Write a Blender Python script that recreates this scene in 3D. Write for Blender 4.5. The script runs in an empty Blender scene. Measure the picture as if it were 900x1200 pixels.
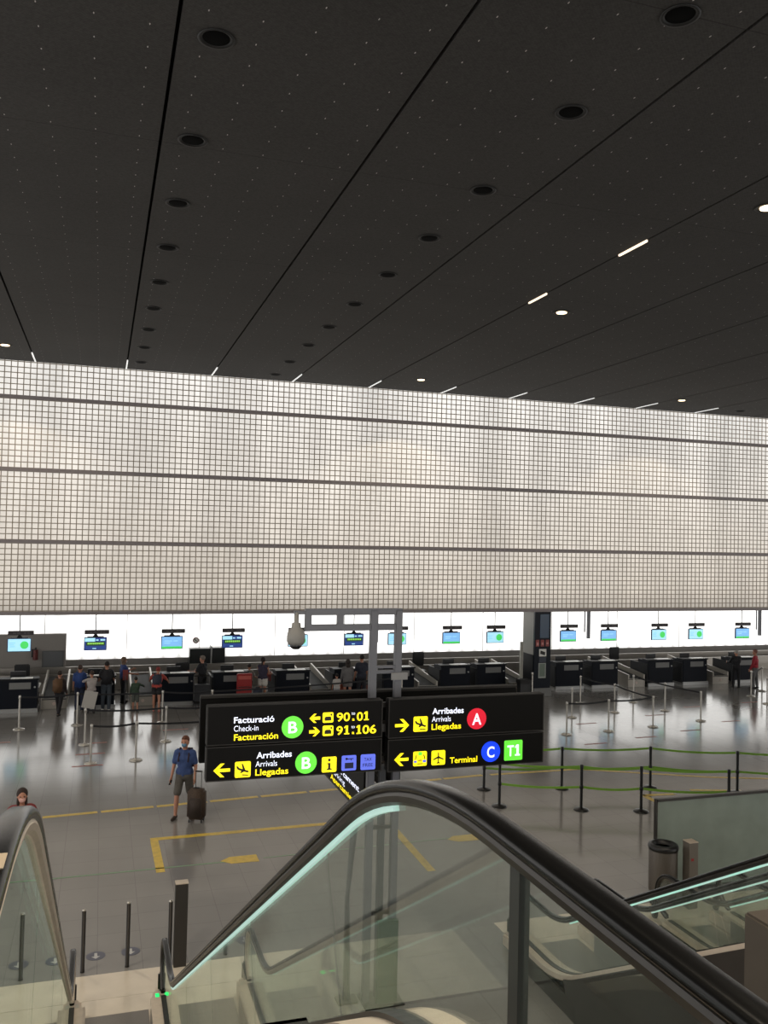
import bpy, bmesh, math, random
from mathutils import Vector, Matrix
random.seed(7)
C = bpy.context.scene.collection
PI = math.pi
# ---------------------------------------------------------------- materials
MATS = {}
def lin(c):
    return tuple(((v/255)/12.92 if v/255 <= .04045 else ((v/255+.055)/1.055)**2.4) for v in c)
def mat(name, rgb, rough=.5, metal=0., emit=None, estr=1., bump=0., bscale=40., var=0., spec=.5):
    if name in MATS: return MATS[name]
    m = bpy.data.materials.new(name); m.use_nodes = True
    nt = m.node_tree; b = nt.nodes['Principled BSDF']
    col = (*lin(rgb), 1)
    b.inputs['Base Color'].default_value = col
    b.inputs['Roughness'].default_value = rough
    b.inputs['Metallic'].default_value = metal
    b.inputs['Specular IOR Level'].default_value = spec
    if emit:
        b.inputs['Emission Color'].default_value = (*lin(emit), 1)
        b.inputs['Emission Strength'].default_value = estr
    tc = nt.nodes.new('ShaderNodeTexCoord')
    n = nt.nodes.new('ShaderNodeTexNoise'); n.inputs['Scale'].default_value = bscale
    n.inputs['Detail'].default_value = 3
    nt.links.new(tc.outputs['Object'], n.inputs['Vector'])
    if var > 0:
        r = nt.nodes.new('ShaderNodeMixRGB'); r.blend_type = 'MULTIPLY'
        r.inputs[0].default_value = 1
        r.inputs[1].default_value = col
        cr = nt.nodes.new('ShaderNodeMapRange')
        cr.inputs['To Min'].default_value = 1-var; cr.inputs['To Max'].default_value = 1+var
        cr.inputs['From Min'].default_value = .3; cr.inputs['From Max'].default_value = .7
        nt.links.new(n.outputs['Fac'], cr.inputs['Value'])
        nt.links.new(cr.outputs[0], r.inputs[2]); nt.links.new(r.outputs[0], b.inputs['Base Color'])
    if bump > 0:
        bp = nt.nodes.new('ShaderNodeBump'); bp.inputs['Strength'].default_value = bump
        bp.inputs['Distance'].default_value = .01
        nt.links.new(n.outputs['Fac'], bp.inputs['Height']); nt.links.new(bp.outputs[0], b.inputs['Normal'])
    MATS[name] = m; return m
def mnode(nt, op, a, b=None, c=None):
    n = nt.nodes.new('ShaderNodeMath'); n.operation = op
    for i, v in enumerate((a, b, c)):
        if v is None: continue
        if isinstance(v, (int, float)): n.inputs[i].default_value = v
        else: nt.links.new(v, n.inputs[i])
    return n.outputs[0]
def glass_mat(name, tint, haze=.04, rough=.0, refl=1.0):
    m = bpy.data.materials.new(name); m.use_nodes = True; nt = m.node_tree
    for n in list(nt.nodes): nt.nodes.remove(n)
    out = nt.nodes.new('ShaderNodeOutputMaterial')
    tr = nt.nodes.new('ShaderNodeBsdfTransparent'); tr.inputs[0].default_value = (*tint, 1)
    gl = nt.nodes.new('ShaderNodeBsdfGlossy'); gl.inputs['Roughness'].default_value = rough
    gl.inputs[0].default_value = (.9, 1, .95, 1)
    df = nt.nodes.new('ShaderNodeBsdfDiffuse'); df.inputs[0].default_value = (.5, .58, .54, 1)
    lw = nt.nodes.new('ShaderNodeLayerWeight'); lw.inputs['Blend'].default_value = .5
    tc = nt.nodes.new('ShaderNodeTexCoord')
    nz = nt.nodes.new('ShaderNodeTexNoise'); nz.inputs['Scale'].default_value = 5; nz.inputs['Detail'].default_value = 6
    nt.links.new(tc.outputs['Object'], nz.inputs['Vector'])
    hz = mnode(nt, 'MULTIPLY', nz.outputs['Fac'], haze*2)
    m1 = nt.nodes.new('ShaderNodeMixShader'); m2 = nt.nodes.new('ShaderNodeMixShader')
    nt.links.new(hz, m1.inputs[0]); nt.links.new(tr.outputs[0], m1.inputs[1]); nt.links.new(df.outputs[0], m1.inputs[2])
    fr = mnode(nt, 'MULTIPLY', mnode(nt, 'ADD', mnode(nt, 'MULTIPLY', mnode(nt, 'POWER', lw.outputs['Facing'], 5), .96), .04), refl)
    nt.links.new(fr, m2.inputs[0]); nt.links.new(m1.outputs[0], m2.inputs[1]); nt.links.new(gl.outputs[0], m2.inputs[2])
    nt.links.new(m2.outputs[0], out.inputs[0]); MATS[name] = m; return m

BLACKRUB = mat('black_rubber', (9, 9, 9), .24, spec=.25, bump=.02, bscale=300)
STEEL = mat('brushed_steel', (150, 145, 138), .33, .85, bump=.05, bscale=90, var=.06)
DSTEEL = mat('dark_steel', (62, 60, 58), .35, .7, var=.08, bscale=20)
GSTEEL = mat('warm_satin_metal', (206, 192, 176), .42, .35, var=.06, bscale=14)
CLAD = mat('dark_cladding', (52, 47, 43), .45, .3, var=.12, bscale=3)
STRIP = mat('green_white_strip', (170, 210, 200), .3, emit=(180, 213, 204), estr=.62)
GLASS = glass_mat('balustrade_glass', (.935, .955, .94), .022, 0, 1.0)
FROST = mat('frosted_green_glass', (124, 136, 128), .16, var=.1, bscale=2)
STEP = mat('ribbed_step_aluminium', (70, 70, 68), .45, .6, bump=.3, bscale=60)
SIGNB = mat('sign_black', (14, 13, 12), .5, var=.1, spec=.12)
SIGNE = mat('sign_edge', (40, 38, 36), .5, spec=.3)
YEL = mat('sign_yellow', (250, 225, 20), .4, emit=(255, 232, 10), estr=.95)
WHT = mat('sign_white', (235, 238, 250), .4, emit=(225, 232, 255), estr=.95)
GRN = mat('sign_green', (90, 200, 60), .4, emit=(95, 208, 55), estr=.95)
BLU = mat('sign_blue', (20, 60, 230), .4, emit=(10, 60, 235), estr=.9)
RED = mat('sign_red', (190, 20, 40), .4, emit=(195, 22, 45), estr=.9)
PER = mat('sign_periwinkle', (90, 105, 215), .4, emit=(85, 102, 215), estr=.8)
INK = mat('sign_ink', (22, 20, 12), .5)
DBLU = mat('sign_dark_blue', (22, 26, 70), .5)
CTR = mat('counter_navy', (17, 21, 30), .5, var=.1, bscale=5, spec=.15)
CTRS = mat('counter_side', (26, 27, 30), .5, spec=.2)
PLAQ = mat('counter_plaque', (122, 122, 120), .5)
KICK = mat('kick_plate', (150, 150, 148), .3, .6)
WTOP = mat('white_laminate', (228, 226, 220), .35)
DPLAS = mat('dark_plastic', (22, 22, 24), .4)
BELT = mat('conveyor_rubber', (42, 42, 42), .6)
CONV = mat('conveyor_panel', (158, 152, 142), .35, .3, var=.06)
POSTG = mat('post_grey', (105, 106, 112), .45, .3)
CHROME = mat('chrome', (190, 186, 178), .25, .6)
BPOST = mat('black_post', (18, 18, 18), .35)
TAPEB = mat('black_webbing', (20, 20, 24), .7)
TAPEG = mat('green_webbing', (128, 176, 62), .7)
YTAPE = mat('yellow_floor_tape', (205, 174, 62), .45, var=.2, bscale=9)
GTAPE = mat('green_floor_tape', (120, 150, 120), .5, var=.2)
RTAPE = mat('red_floor_tape', (160, 100, 92), .5, var=.2)
ORING = mat('hole_black', (3, 3, 3), .9, spec=.1)

# ---------------------------------------------------------------- helpers
def bm_box(bm, x0, x1, y0, y1, z0, z1, bev=0):
    r = bmesh.ops.create_cube(bm, size=1)
    vs = r['verts']
    for v in vs:
        v.co = Vector(((x0+x1)/2+v.co.x*(x1-x0), (y0+y1)/2+v.co.y*(y1-y0), (z0+z1)/2+v.co.z*(z1-z0)))
    if bev:
        es = list({e for v in vs for e in v.link_edges})
        bmesh.ops.bevel(bm, geom=es, offset=bev, segments=2, affect='EDGES')
def bm_cyl(bm, p0, p1, r0, r1=None, seg=16, caps=True):
    if r1 is None: r1 = r0
    p0, p1 = Vector(p0), Vector(p1); d = p1-p0
    q = d.to_track_quat('Z', 'Y').to_matrix().to_4x4()
    bmesh.ops.create_cone(bm, cap_ends=caps, segments=seg, radius1=r0, radius2=r1, depth=d.length,
                          matrix=Matrix.Translation((p0+p1)/2) @ q)
def bm_lathe(bm, prof, seg=24, cx=0, cy=0):
    rings = []
    for r, z in prof:
        rings.append([bm.verts.new((cx+r*math.cos(2*PI*i/seg), cy+r*math.sin(2*PI*i/seg), z)) for i in range(seg)])
    for a, b in zip(rings, rings[1:]):
        for i in range(seg):
            bm.faces.new((a[i], a[(i+1) % seg], b[(i+1) % seg], b[i]))
    for ring, rev in ((rings[0], True), (rings[-1], False)):
        try: bm.faces.new(ring[::-1] if rev else ring)
        except ValueError: pass
def bm_sphere(bm, c, r, sc=(1, 1, 1), seg=12):
    bmesh.ops.create_uvsphere(bm, u_segments=seg, v_segments=max(6, seg*2//3), radius=r,
                              matrix=Matrix.Translation(c) @ Matrix.Diagonal((*sc, 1)))
def link(name, bm, m, parent=None, smooth=False):
    me = bpy.data.meshes.new(name)
    bmesh.ops.recalc_face_normals(bm, faces=bm.faces)
    bm.to_mesh(me); bm.free()
    if smooth:
        for p in me.polygons: p.use_smooth = True
    for mm in (m if isinstance(m, (list, tuple)) else [m]): me.materials.append(mm)
    o = bpy.data.objects.new(name, me); C.objects.link(o)
    if parent: o.parent = parent
    return o
def box(name, x0, x1, y0, y1, z0, z1, m, parent=None, bev=0):
    bm = bmesh.new(); bm_box(bm, x0, x1, y0, y1, z0, z1, bev); return link(name, bm, m, parent)
def cyl(name, p0, p1, r, m, parent=None, r1=None, seg=16):
    bm = bmesh.new(); bm_cyl(bm, p0, p1, r, r1, seg); return link(name, bm, m, parent, False)
def tag(o, label, cat, group=None, kind=None):
    o['label'] = label; o['category'] = cat
    if group: o['group'] = group
    if kind: o['kind'] = kind
    return o
def struct(o): o['kind'] = 'structure'; return o
def thing(name, label, cat, loc=(0, 0, 0), rz=0, group=None):
    o = bpy.data.objects.new(name, None); C.objects.link(o)
    o.empty_display_size = .1
    o.location = loc; o.rotation_euler = (0, 0, rz); return tag(o, label, cat, group)
KIDS = {}
def dup(root, loc, rz=0, label=None):
    def cp(o, par):
        c = o.copy(); C.objects.link(c)
        if par: c.parent = par
        for ch in o.children: cp(ch, c)
        return c
    r = cp(root, None); r.location = loc; r.rotation_euler = (0, 0, rz)
    if label: r['label'] = label
    return r
def sweep(bm, section, path, X):
    """section: closed list of (x offset, n offset); path: list of (y, z, ty, tz)"""
    rings = []
    for (y, z, ty, tz) in path:
        ny, nz = -tz, ty
        rings.append([bm.verts.new((X+sx, y+ny*sn, z+nz*sn)) for sx, sn in section])
    k = len(section)
    for a, b in zip(rings, rings[1:]):
        for i in range(k): bm.faces.new((a[i], a[(i+1) % k], b[(i+1) % k], b[i]))
    bm.faces.new(rings[0][::-1]); bm.faces.new(rings[-1])
def rect(x0, x1, n0, n1): return [(x0, n0), (x1, n0), (x1, n1), (x0, n1)]
FONT_CACHE = {}
def text_mesh(name, s, m, x0, x1, z0, cap, bold, parent, place, depth=.004):
    """lettering fitted between x0..x1 with cap height; place(u,v,d)->local point"""
    cu = bpy.data.curves.new('t', 'FONT'); cu.body = s; cu.size = 1
    cu.offset = .018 if bold else 0.0; cu.extrude = 0; cu.resolution_u = 4
    o = bpy.data.objects.new('t', cu); C.objects.link(o)
    dg = bpy.context.evaluated_depsgraph_get(); dg.update()
    me = bpy.data.meshes.new_from_object(o.evaluated_get(dg))
    bpy.data.objects.remove(o); bpy.data.curves.remove(cu)
    xs = [v.co.x for v in me.vertices]; mn, mx = min(xs), max(xs)
    cs = .73
    for v in me.vertices:
        u = x0+(v.co.x-mn)/(mx-mn)*(x1-x0); w = z0+v.co.y/cs*cap
        v.co = place(u, w, depth)
    me.materials.append(m)
    ob = bpy.data.objects.new(name, me); C.objects.link(ob); ob.parent = parent
    return ob
def poly_mesh(name, polys, m, parent, place, d0=0, d1=.006):
    bm = bmesh.new()
    for pts in polys:
        f = [bm.verts.new(place(u, v, d1)) for u, v in pts]
        g = [bm.verts.new(place(u, v, d0)) for u, v in pts]
        bm.faces.new(f); n = len(f)
        for i in range(n): bm.faces.new((f[i], g[i], g[(i+1) % n], f[(i+1) % n]))
    return link(name, bm, m, parent)
def circ(cx, cz, r, n=32): return [(cx+r*math.cos(2*PI*i/n), cz+r*math.sin(2*PI*i/n)) for i in range(n)]
def rrect(x0, x1, z0, z1, r=.015, n=4):
    pts = []
    for (cx, cz, a0) in ((x1-r, z1-r, 0), (x0+r, z1-r, 90), (x0+r, z0+r, 180), (x1-r, z0+r, 270)):
        for i in range(n+1):
            a = math.radians(a0+90*i/n); pts.append((cx+r*math.cos(a), cz+r*math.sin(a)))
    return pts

# ---------------------------------------------------------------- camera
f = math.sqrt(-((120-450)*(3580-450)+(619-600)*(698-600)))
vY = Vector((120-450, 619-600, f)).normalized(); vX = Vector((3580-450, 698-600, f)).normalized(); vZ = vX.cross(vY)
cam_d = bpy.data.cameras.new('camera'); cam = bpy.data.objects.new('camera', cam_d); C.objects.link(cam)
cam_d.sensor_fit = 'VERTICAL'; cam_d.sensor_height = 36; cam_d.lens = f/1200*36
cam_d.clip_start = .05; cam_d.clip_end = 300
R = Matrix((vX, vY, vZ))
M = Matrix((( R[0][0], -R[0][1], -R[0][2]), (R[1][0], -R[1][1], -R[1][2]), (R[2][0], -R[2][1], -R[2][2])))
cam.matrix_world = Matrix.Translation((0, 0, 6)) @ M.to_4x4()
bpy.context.scene.camera = cam

# ---------------------------------------------------------------- floor
def floor_material():
    m = bpy.data.materials.new('polished_grey_tile'); m.use_nodes = True; nt = m.node_tree
    b = nt.nodes['Principled BSDF']
    tc = nt.nodes.new('ShaderNodeTexCoord')
    br = nt.nodes.new('ShaderNodeTexBrick'); br.inputs['Scale'].default_value = 1
    br.inputs['Brick Width'].default_value = .6; br.inputs['Row Height'].default_value = .6
    br.offset = 0; br.inputs['Mortar Size'].default_value = .004
    br.inputs['Color1'].default_value = (.208, .200, .192, 1); br.inputs['Color2'].default_value = (.222, .213, .204, 1)
    br.inputs['Mortar'].default_value = (.145, .14, .134, 1)
    mp = nt.nodes.new('ShaderNodeMapping'); mp.inputs['Location'].default_value = (.49, .23, 0)
    nt.links.new(tc.outputs['Object'], mp.inputs[0]); nt.links.new(mp.outputs[0], br.inputs['Vector'])
    n = nt.nodes.new('ShaderNodeTexNoise'); n.inputs['Scale'].default_value = .7; n.inputs['Detail'].default_value = 5
    nt.links.new(tc.outputs['Object'], n.inputs['Vector'])
    mr = nt.nodes.new('ShaderNodeMapRange'); mr.inputs['To Min'].default_value = .86; mr.inputs['To Max'].default_value = 1.12
    nt.links.new(n.outputs['Fac'], mr.inputs[0])
    mx = nt.nodes.new('ShaderNodeMixRGB'); mx.blend_type = 'MULTIPLY'; mx.inputs[0].default_value = 1
    nt.links.new(br.outputs['Color'], mx.inputs[1]); nt.links.new(mr.outputs[0], mx.inputs[2])
    nt.links.new(mx.outputs[0], b.inputs['Base Color'])
    mr2 = nt.nodes.new('ShaderNodeMapRange'); mr2.inputs['To Min'].default_value = .11; mr2.inputs['To Max'].default_value = .16
    nt.links.new(n.outputs['Fac'], mr2.inputs[0]); nt.links.new(mr2.outputs[0], b.inputs['Roughness'])
    b.inputs['Specular IOR Level'].default_value = .45
    return m
FLOORM = floor_material()
STONE = mat('pale_stone', (208, 198, 183), .25, var=.07, bscale=2.5)
struct(box('floor', -14, 46, 2, 37, -.3, 0, FLOORM))
def stone_band(name, x0, x1, y0, y1):
    bm = bmesh.new()
    # slabs with open joints
    ys = [y1-.66*i for i in range(40) if y1-.66*i > y0]
    for a, b_ in zip(ys[1:], ys):
        x = x0
        while x < x1-.01:
            bm_box(bm, x, min(x+2.4, x1)-.006, a+.006, b_, -.02, .004); x += 2.4
    return struct(link(name, bm, STONE))
stone_band('floor_stone_left', -3.5, 2.02, 5.0, 12.37)
stone_band('floor_stone_right', 5.97, 14, 5.0, 12.40)
# upper level slab the camera stands on
SLAB = mat('brown_fascia', (72, 64, 56), .5, var=.08, bscale=4)
struct(box('floor_upper', -9, 18, -14, 1.2, 3.9, 4.42, SLAB))
struct(box('floor_upper_ledge', 2.63, 5.6, 1.2, 3.05, 3.8, 4.44, SLAB, bev=.01))

# ---------------------------------------------------------------- ceiling
def ceiling_material():
    m = bpy.data.materials.new('dark_mesh_ceiling'); m.use_nodes = True; nt = m.node_tree
    b = nt.nodes['Principled BSDF']; b.inputs['Roughness'].default_value = .75
    tc = nt.nodes.new('ShaderNodeTexCoord'); sp = nt.nodes.new('ShaderNodeSeparateXYZ')
    nt.links.new(tc.outputs['Object'], sp.inputs[0])
    x, y = sp.outputs[0], sp.outputs[1]
    # woven mesh
    sx = mnode(nt, 'SINE', mnode(nt, 'MULTIPLY', x, 2*PI/.045)); sy = mnode(nt, 'SINE', mnode(nt, 'MULTIPLY', y, 2*PI/.045))
    w = mnode(nt, 'MULTIPLY', sx, sy)
    nz = nt.nodes.new('ShaderNodeTexNoise'); nz.inputs['Scale'].default_value = 30; nz.inputs['Detail'].default_value = 4
    nt.links.new(tc.outputs['Object'], nz.inputs['Vector'])
    nb = nt.nodes.new('ShaderNodeTexNoise'); nb.inputs['Scale'].default_value = .5
    nt.links.new(tc.outputs['Object'], nb.inputs['Vector'])
    v = mnode(nt, 'ADD', mnode(nt, 'MULTIPLY', w, .005), mnode(nt, 'MULTIPLY', nz.outputs['Fac'], .05))
    v = mnode(nt, 'ADD', v, mnode(nt, 'MULTIPLY', nb.outputs['Fac'], .02))
    v = mnode(nt, 'ADD', v, .018)
    # panel cross joints every 2.4 m
    cj = mnode(nt, 'LESS_THAN', mnode(nt, 'ABSOLUTE', mnode(nt, 'SUBTRACT', mnode(nt, 'FRACT', mnode(nt, 'DIVIDE', y, 4.8)), .5)), .0015)
    v = mnode(nt, 'MULTIPLY', v, mnode(nt, 'SUBTRACT', 1, mnode(nt, 'MULTIPLY', cj, .5)))
    # glints in the mesh, painted as rows of pale dots
    fx = mnode(nt, 'MULTIPLY', mnode(nt, 'SUBTRACT', mnode(nt, 'FRACT', mnode(nt, 'DIVIDE', mnode(nt, 'ADD', x, 2.18), .554)), .5), .554)
    fy = mnode(nt, 'MULTIPLY', mnode(nt, 'SUBTRACT', mnode(nt, 'FRACT', mnode(nt, 'DIVIDE', y, .45)), .5), .45)
    d = mnode(nt, 'SQRT', mnode(nt, 'ADD', mnode(nt, 'MULTIPLY', fx, mnode(nt, 'MULTIPLY', fx, 2.5)), mnode(nt, 'MULTIPLY', fy, mnode(nt, 'MULTIPLY', fy, .35))))
    dot = mnode(nt, 'LESS_THAN', d, .0105)
    val = mnode(nt, 'ADD', v, mnode(nt, 'MULTIPLY', dot, .55))
    cb = nt.nodes.new('ShaderNodeCombineColor')
    for i, k in enumerate((.84, .8, .76)): nt.links.new(mnode(nt, 'MULTIPLY', val, k), cb.inputs[i])
    nt.links.new(cb.outputs[0], b.inputs['Base Color'])
    b.inputs['Specular IOR Level'].default_value = .25
    return m
CEIL = ceiling_material()
ZC = 11.25
bm = bmesh.new()
seams = [-2.18+2.77*k for k in range(-5, 17)]
for a, b_ in zip(seams, seams[1:]): bm_box(bm, a+.022, b_-.022, -14, 37, ZC, ZC+.06)
struct(link('ceiling', bm, CEIL))
struct(box('ceiling_void', -16, 43, -14, 37, ZC+.1, ZC+.16, ORING))
# recessed round downlights
HOLE = mat('downlight_black', (9, 9, 9), .6)
LAMP = mat('lit_lamp', (255, 240, 210), .4, emit=(255, 226, 180), estr=4)
def downlight(x, y, label, lit=False, power=300):
    t = thing('ceiling_downlight', label, 'ceiling light', (x, y, ZC), 0, 'lit ceiling downlights' if lit else 'unlit black downlights in the dark ceiling')
    bm = bmesh.new(); bm_lathe(bm, [(.185, -.001), (.2, -.012), (.17, -.014), (.15, .0), (.13, .09), (.02, .09)], 24)
    link('trim_ring', bm, HOLE, t, True)
    if lit:
        bm = bmesh.new(); bm_lathe(bm, [(.001, -.004), (.12, -.004), (.12, -.02), (.001, -.03)], 20); link('lamp_lens', bm, LAMP, t, True)
        ld = bpy.data.lights.new('spot', 'SPOT'); ld.energy = power; ld.spot_size = 1.9; ld.color = (1, .88, .7); ld.shadow_soft_size = .12
        lo = bpy.data.objects.new('lamp_beam', ld); C.objects.link(lo); lo.location = (0, 0, -.06); lo.parent = t
    else:
        bm = bmesh.new(); bm_lathe(bm, [(.001, -.003), (.14, -.003), (.15, .0)], 20); link('baffle', bm, ORING, t, True)
    return t
ordn = ['nearest', 'second', 'third', 'fourth', 'fifth', 'sixth', 'seventh', 'eighth', 'ninth', 'tenth']
for k, y in enumerate((9.25, 11.8, 14.17, 16.48, 18.88, 21.18, 23.5, 25.87, 28.2)):
    downlight(1.0, y, 'round black unlit downlight in left ceiling row, %s from the camera' % ordn[k])
for k, y in enumerate((7.22, 9.34, 11.93, 14.2, 16.53, 18.95, 21.31, 23.62, 26.16, 28.5)):
    downlight(5.33, y, 'round black unlit downlight in right ceiling row, %s from the camera' % ordn[k])
downlight(24.05, 28.4, 'round black unlit downlight at far right above the glass block wall')
for x, y, l in ((9.98, 17.76, 'brightest lit warm downlight right of centre in dark ceiling'), (10.06, 27.3, 'lit downlight near the glass block wall at centre'),
             (-2.84, 27.2, 'lit downlight at far left edge near the block wall'), (20.35, 27.15, 'lit downlight near the block wall at right'), (9.74, 10.94, 'lit downlight at the right edge of view, high up')):
    downlight(x, y, l, True)
for x, y, l in ((-2.84, 17.8, 'left row, third lit downlight from the block wall'), (-2.84, 10.9, 'left row, beside the escalator foot'), (-2.84, 4.0, 'left row, above the top of the escalator'), (9.98, 4.0, 'right row, above the right escalators'), (1.0, 4.4, 'centre row, above the middle of the escalator'), (5.33, 4.8, 'row above the gap between the escalators'), (1.0, -.4, 'centre row, over the upper landing')):
    downlight(x, y, 'added out-of-view warm downlight in '+l, True, 780)  # lamps invented out of view to brighten the near floor
GLINT = mat('seam_glint', (255, 235, 210), .4, emit=(255, 232, 205), estr=1.3)
for i, (x, y0, y1, l) in enumerate(((8.9, 12.9, 13.75, 'warm painted glint on ceiling seam at upper right'), (8.9, 16.5, 17.3, 'small painted glint on ceiling seam left of the bright downlight'))):
    t = box('seam_glint', x-.018, x+.018, y0, y1, ZC-.03, ZC+.01, GLINT); tag(t, l, 'seam glint', 'painted glints in ceiling seams')  # reflective glints along the seams, painted as glowing strips
LEAK = mat('seam_leak_glow', (235, 235, 235), .4, emit=(225, 225, 222), estr=.9)
names = ['first', 'second', 'third', 'fourth', 'fifth', 'sixth', 'seventh', 'eighth', 'ninth', 'tenth', 'eleventh', 'twelfth', 'thirteenth', 'fourteenth']
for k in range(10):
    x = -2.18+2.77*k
    t = box('seam_end_leak', x-.018, x+.018, 28.1, 29.5, ZC-.02, ZC+.02, LEAK)  # light leaking from the gap at the wall, drawn as emissive strips
    tag(t, 'short painted light leak at the wall end of the %s ceiling seam from left' % names[k], 'painted light leak', 'white seam ends along the block wall')

# ---------------------------------------------------------------- glass block wall
YW = 29.6; X0, X1 = -16.0, 43.0
def blockwall_material():
    m = bpy.data.materials.new('backlit_glass_block'); m.use_nodes = True; nt = m.node_tree
    b = nt.nodes['Principled BSDF']
    b.inputs['Base Color'].default_value = (.35, .34, .32, 1); b.inputs['Roughness'].default_value = .12
    tc = nt.nodes.new('ShaderNodeTexCoord'); sp = nt.nodes.new('ShaderNodeSeparateXYZ')
    nt.links.new(tc.outputs['Object'], sp.inputs[0]); x, z = sp.outputs[0], sp.outputs[2]
    def noise(sx, sz, det=2, off=0):
        mp = nt.nodes.new('ShaderNodeMapping'); mp.inputs['Scale'].default_value = (sx, 1, sz); mp.inputs['Location'].default_value = (off, 0, off)
        n = nt.nodes.new('ShaderNodeTexNoise'); n.inputs['Scale'].default_value = 1; n.inputs['Detail'].default_value = det
        nt.links.new(tc.outputs['Object'], mp.inputs[0]); nt.links.new(mp.outputs[0], n.inputs['Vector']); return n.outputs['Fac']
    big = noise(.8, .1, 3); blob = noise(.35, .35, 2, 7.3)
    wn = nt.nodes.new('ShaderNodeTexWhiteNoise'); wn.noise_dimensions = '2D'
    cb = nt.nodes.new('ShaderNodeCombineXYZ')
    nt.links.new(mnode(nt, 'FLOOR', mnode(nt, 'DIVIDE', x, .19)), cb.inputs[0])
    # row index per section so it follows the real joints
    q = mnode(nt, 'DIVIDE', mnode(nt, 'SUBTRACT', z, 3.245+.055), 2.28)
    nt.links.new(mnode(nt, 'FLOOR', mnode(nt, 'MULTIPLY', q, 12.6)), cb.inputs[1])
    nt.links.new(cb.outputs[0], wn.inputs['Vector'])
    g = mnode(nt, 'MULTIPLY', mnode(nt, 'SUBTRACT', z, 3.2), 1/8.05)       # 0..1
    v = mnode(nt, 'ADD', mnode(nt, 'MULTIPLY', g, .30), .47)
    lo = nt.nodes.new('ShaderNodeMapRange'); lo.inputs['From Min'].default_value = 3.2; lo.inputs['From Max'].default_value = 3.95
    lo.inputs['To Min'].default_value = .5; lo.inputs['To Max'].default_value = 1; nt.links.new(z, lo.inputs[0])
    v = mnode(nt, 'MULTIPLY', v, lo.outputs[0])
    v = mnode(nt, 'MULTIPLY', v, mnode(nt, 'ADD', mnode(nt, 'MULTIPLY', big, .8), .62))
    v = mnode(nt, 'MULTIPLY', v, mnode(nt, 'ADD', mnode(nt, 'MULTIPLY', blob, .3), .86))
    v = mnode(nt, 'MULTIPLY', v, mnode(nt, 'ADD', mnode(nt, 'MULTIPLY', wn.outputs['Value'], .1), .95))
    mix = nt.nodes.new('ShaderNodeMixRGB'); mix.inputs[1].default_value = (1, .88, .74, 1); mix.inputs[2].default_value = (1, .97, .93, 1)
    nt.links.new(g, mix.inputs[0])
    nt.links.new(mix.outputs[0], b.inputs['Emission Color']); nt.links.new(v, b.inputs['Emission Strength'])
    return m
BLOCK = blockwall_material()
JOINT = mat('block_joint', (160, 148, 132), .6, var=.1, bscale=10)
BAR = mat('grey_bar', (140, 131, 130), .5)
zb = [3.30, 5.525, 7.80, 10.09]     # bar centres (first = bottom fascia)
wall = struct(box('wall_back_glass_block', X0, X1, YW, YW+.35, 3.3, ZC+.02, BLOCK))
bm = bmesh.new()
secs = [(3.33, 5.525-.055, 12), (5.525+.055, 7.80-.055, 12), (7.80+.055, 10.09-.055, 12), (10.09+.055, ZC, 6)]
n = int((X1-X0)/.19)
for i in range(n+1):
    x = X0+.19*i; bm_box(bm, x-.0145, x+.0145, YW-.012, YW+.001, 3.3, ZC)
for z0, z1, k in secs:
    p = (z1-z0)/k if k == 12 else (z1-z0)/6.15
    for j in range(k+1):
        z = z0+p*j; bm_box(bm, X0, X1, YW-.0125, YW+.001, z-.0145, z+.0145)
j = link('trim_1', bm, JOINT); struct(j)
for i, z in enumerate(zb[1:]): struct(box('trim_%d' % (i+2), X0, X1, YW-.05, YW+.01, z-.055, z+.055, BAR))
struct(box('trim_5', X0, X1, YW-.06, YW+.4, 3.2, 3.31, BAR))
# bright lower back wall
def strip_material():
    m = bpy.data.materials.new('luminous_white_wall'); m.use_nodes = True; nt = m.node_tree
    b = nt.nodes['Principled BSDF']; b.inputs['Base Color'].default_value = (.5, .5, .48, 1); b.inputs['Roughness'].default_value = .3
    tc = nt.nodes.new('ShaderNodeTexCoord'); sp = nt.nodes.new('ShaderNodeSeparateXYZ'); nt.links.new(tc.outputs['Object'], sp.inputs[0])
    mp = nt.nodes.new('ShaderNodeMapping'); mp.inputs['Scale'].default_value = (.28, 1, .02)
    n = nt.nodes.new('ShaderNodeTexNoise'); n.inputs['Scale'].default_value = 1; n.inputs['Detail'].default_value = 4
    nt.links.new(tc.outputs['Object'], mp.inputs[0]); nt.links.new(mp.outputs[0], n.inputs['Vector'])
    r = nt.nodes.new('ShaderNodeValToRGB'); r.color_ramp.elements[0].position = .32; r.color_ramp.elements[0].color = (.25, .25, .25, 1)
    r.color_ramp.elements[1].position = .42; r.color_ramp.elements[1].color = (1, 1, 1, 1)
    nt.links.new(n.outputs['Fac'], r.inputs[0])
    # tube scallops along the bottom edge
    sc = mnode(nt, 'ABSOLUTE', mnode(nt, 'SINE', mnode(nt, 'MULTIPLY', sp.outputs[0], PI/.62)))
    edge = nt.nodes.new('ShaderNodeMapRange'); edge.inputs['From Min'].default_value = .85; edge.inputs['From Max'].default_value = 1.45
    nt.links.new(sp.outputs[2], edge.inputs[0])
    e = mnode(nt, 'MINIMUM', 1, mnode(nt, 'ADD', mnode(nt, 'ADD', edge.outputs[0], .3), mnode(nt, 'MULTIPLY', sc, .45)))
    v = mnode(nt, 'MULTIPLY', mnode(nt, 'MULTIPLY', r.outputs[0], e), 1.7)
    b.inputs['Emission Color'].default_value = (1, .99, .96, 1)
    nt.links.new(v, b.inputs['Emission Strength'])
    return m
struct(box('wall_back_luminous', X0, X1, 36, 36.2, .84, ZC, strip_material()))
LOWG = mat('wainscot_grey', (122, 119, 116), .5, var=.05, bscale=3)
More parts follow.
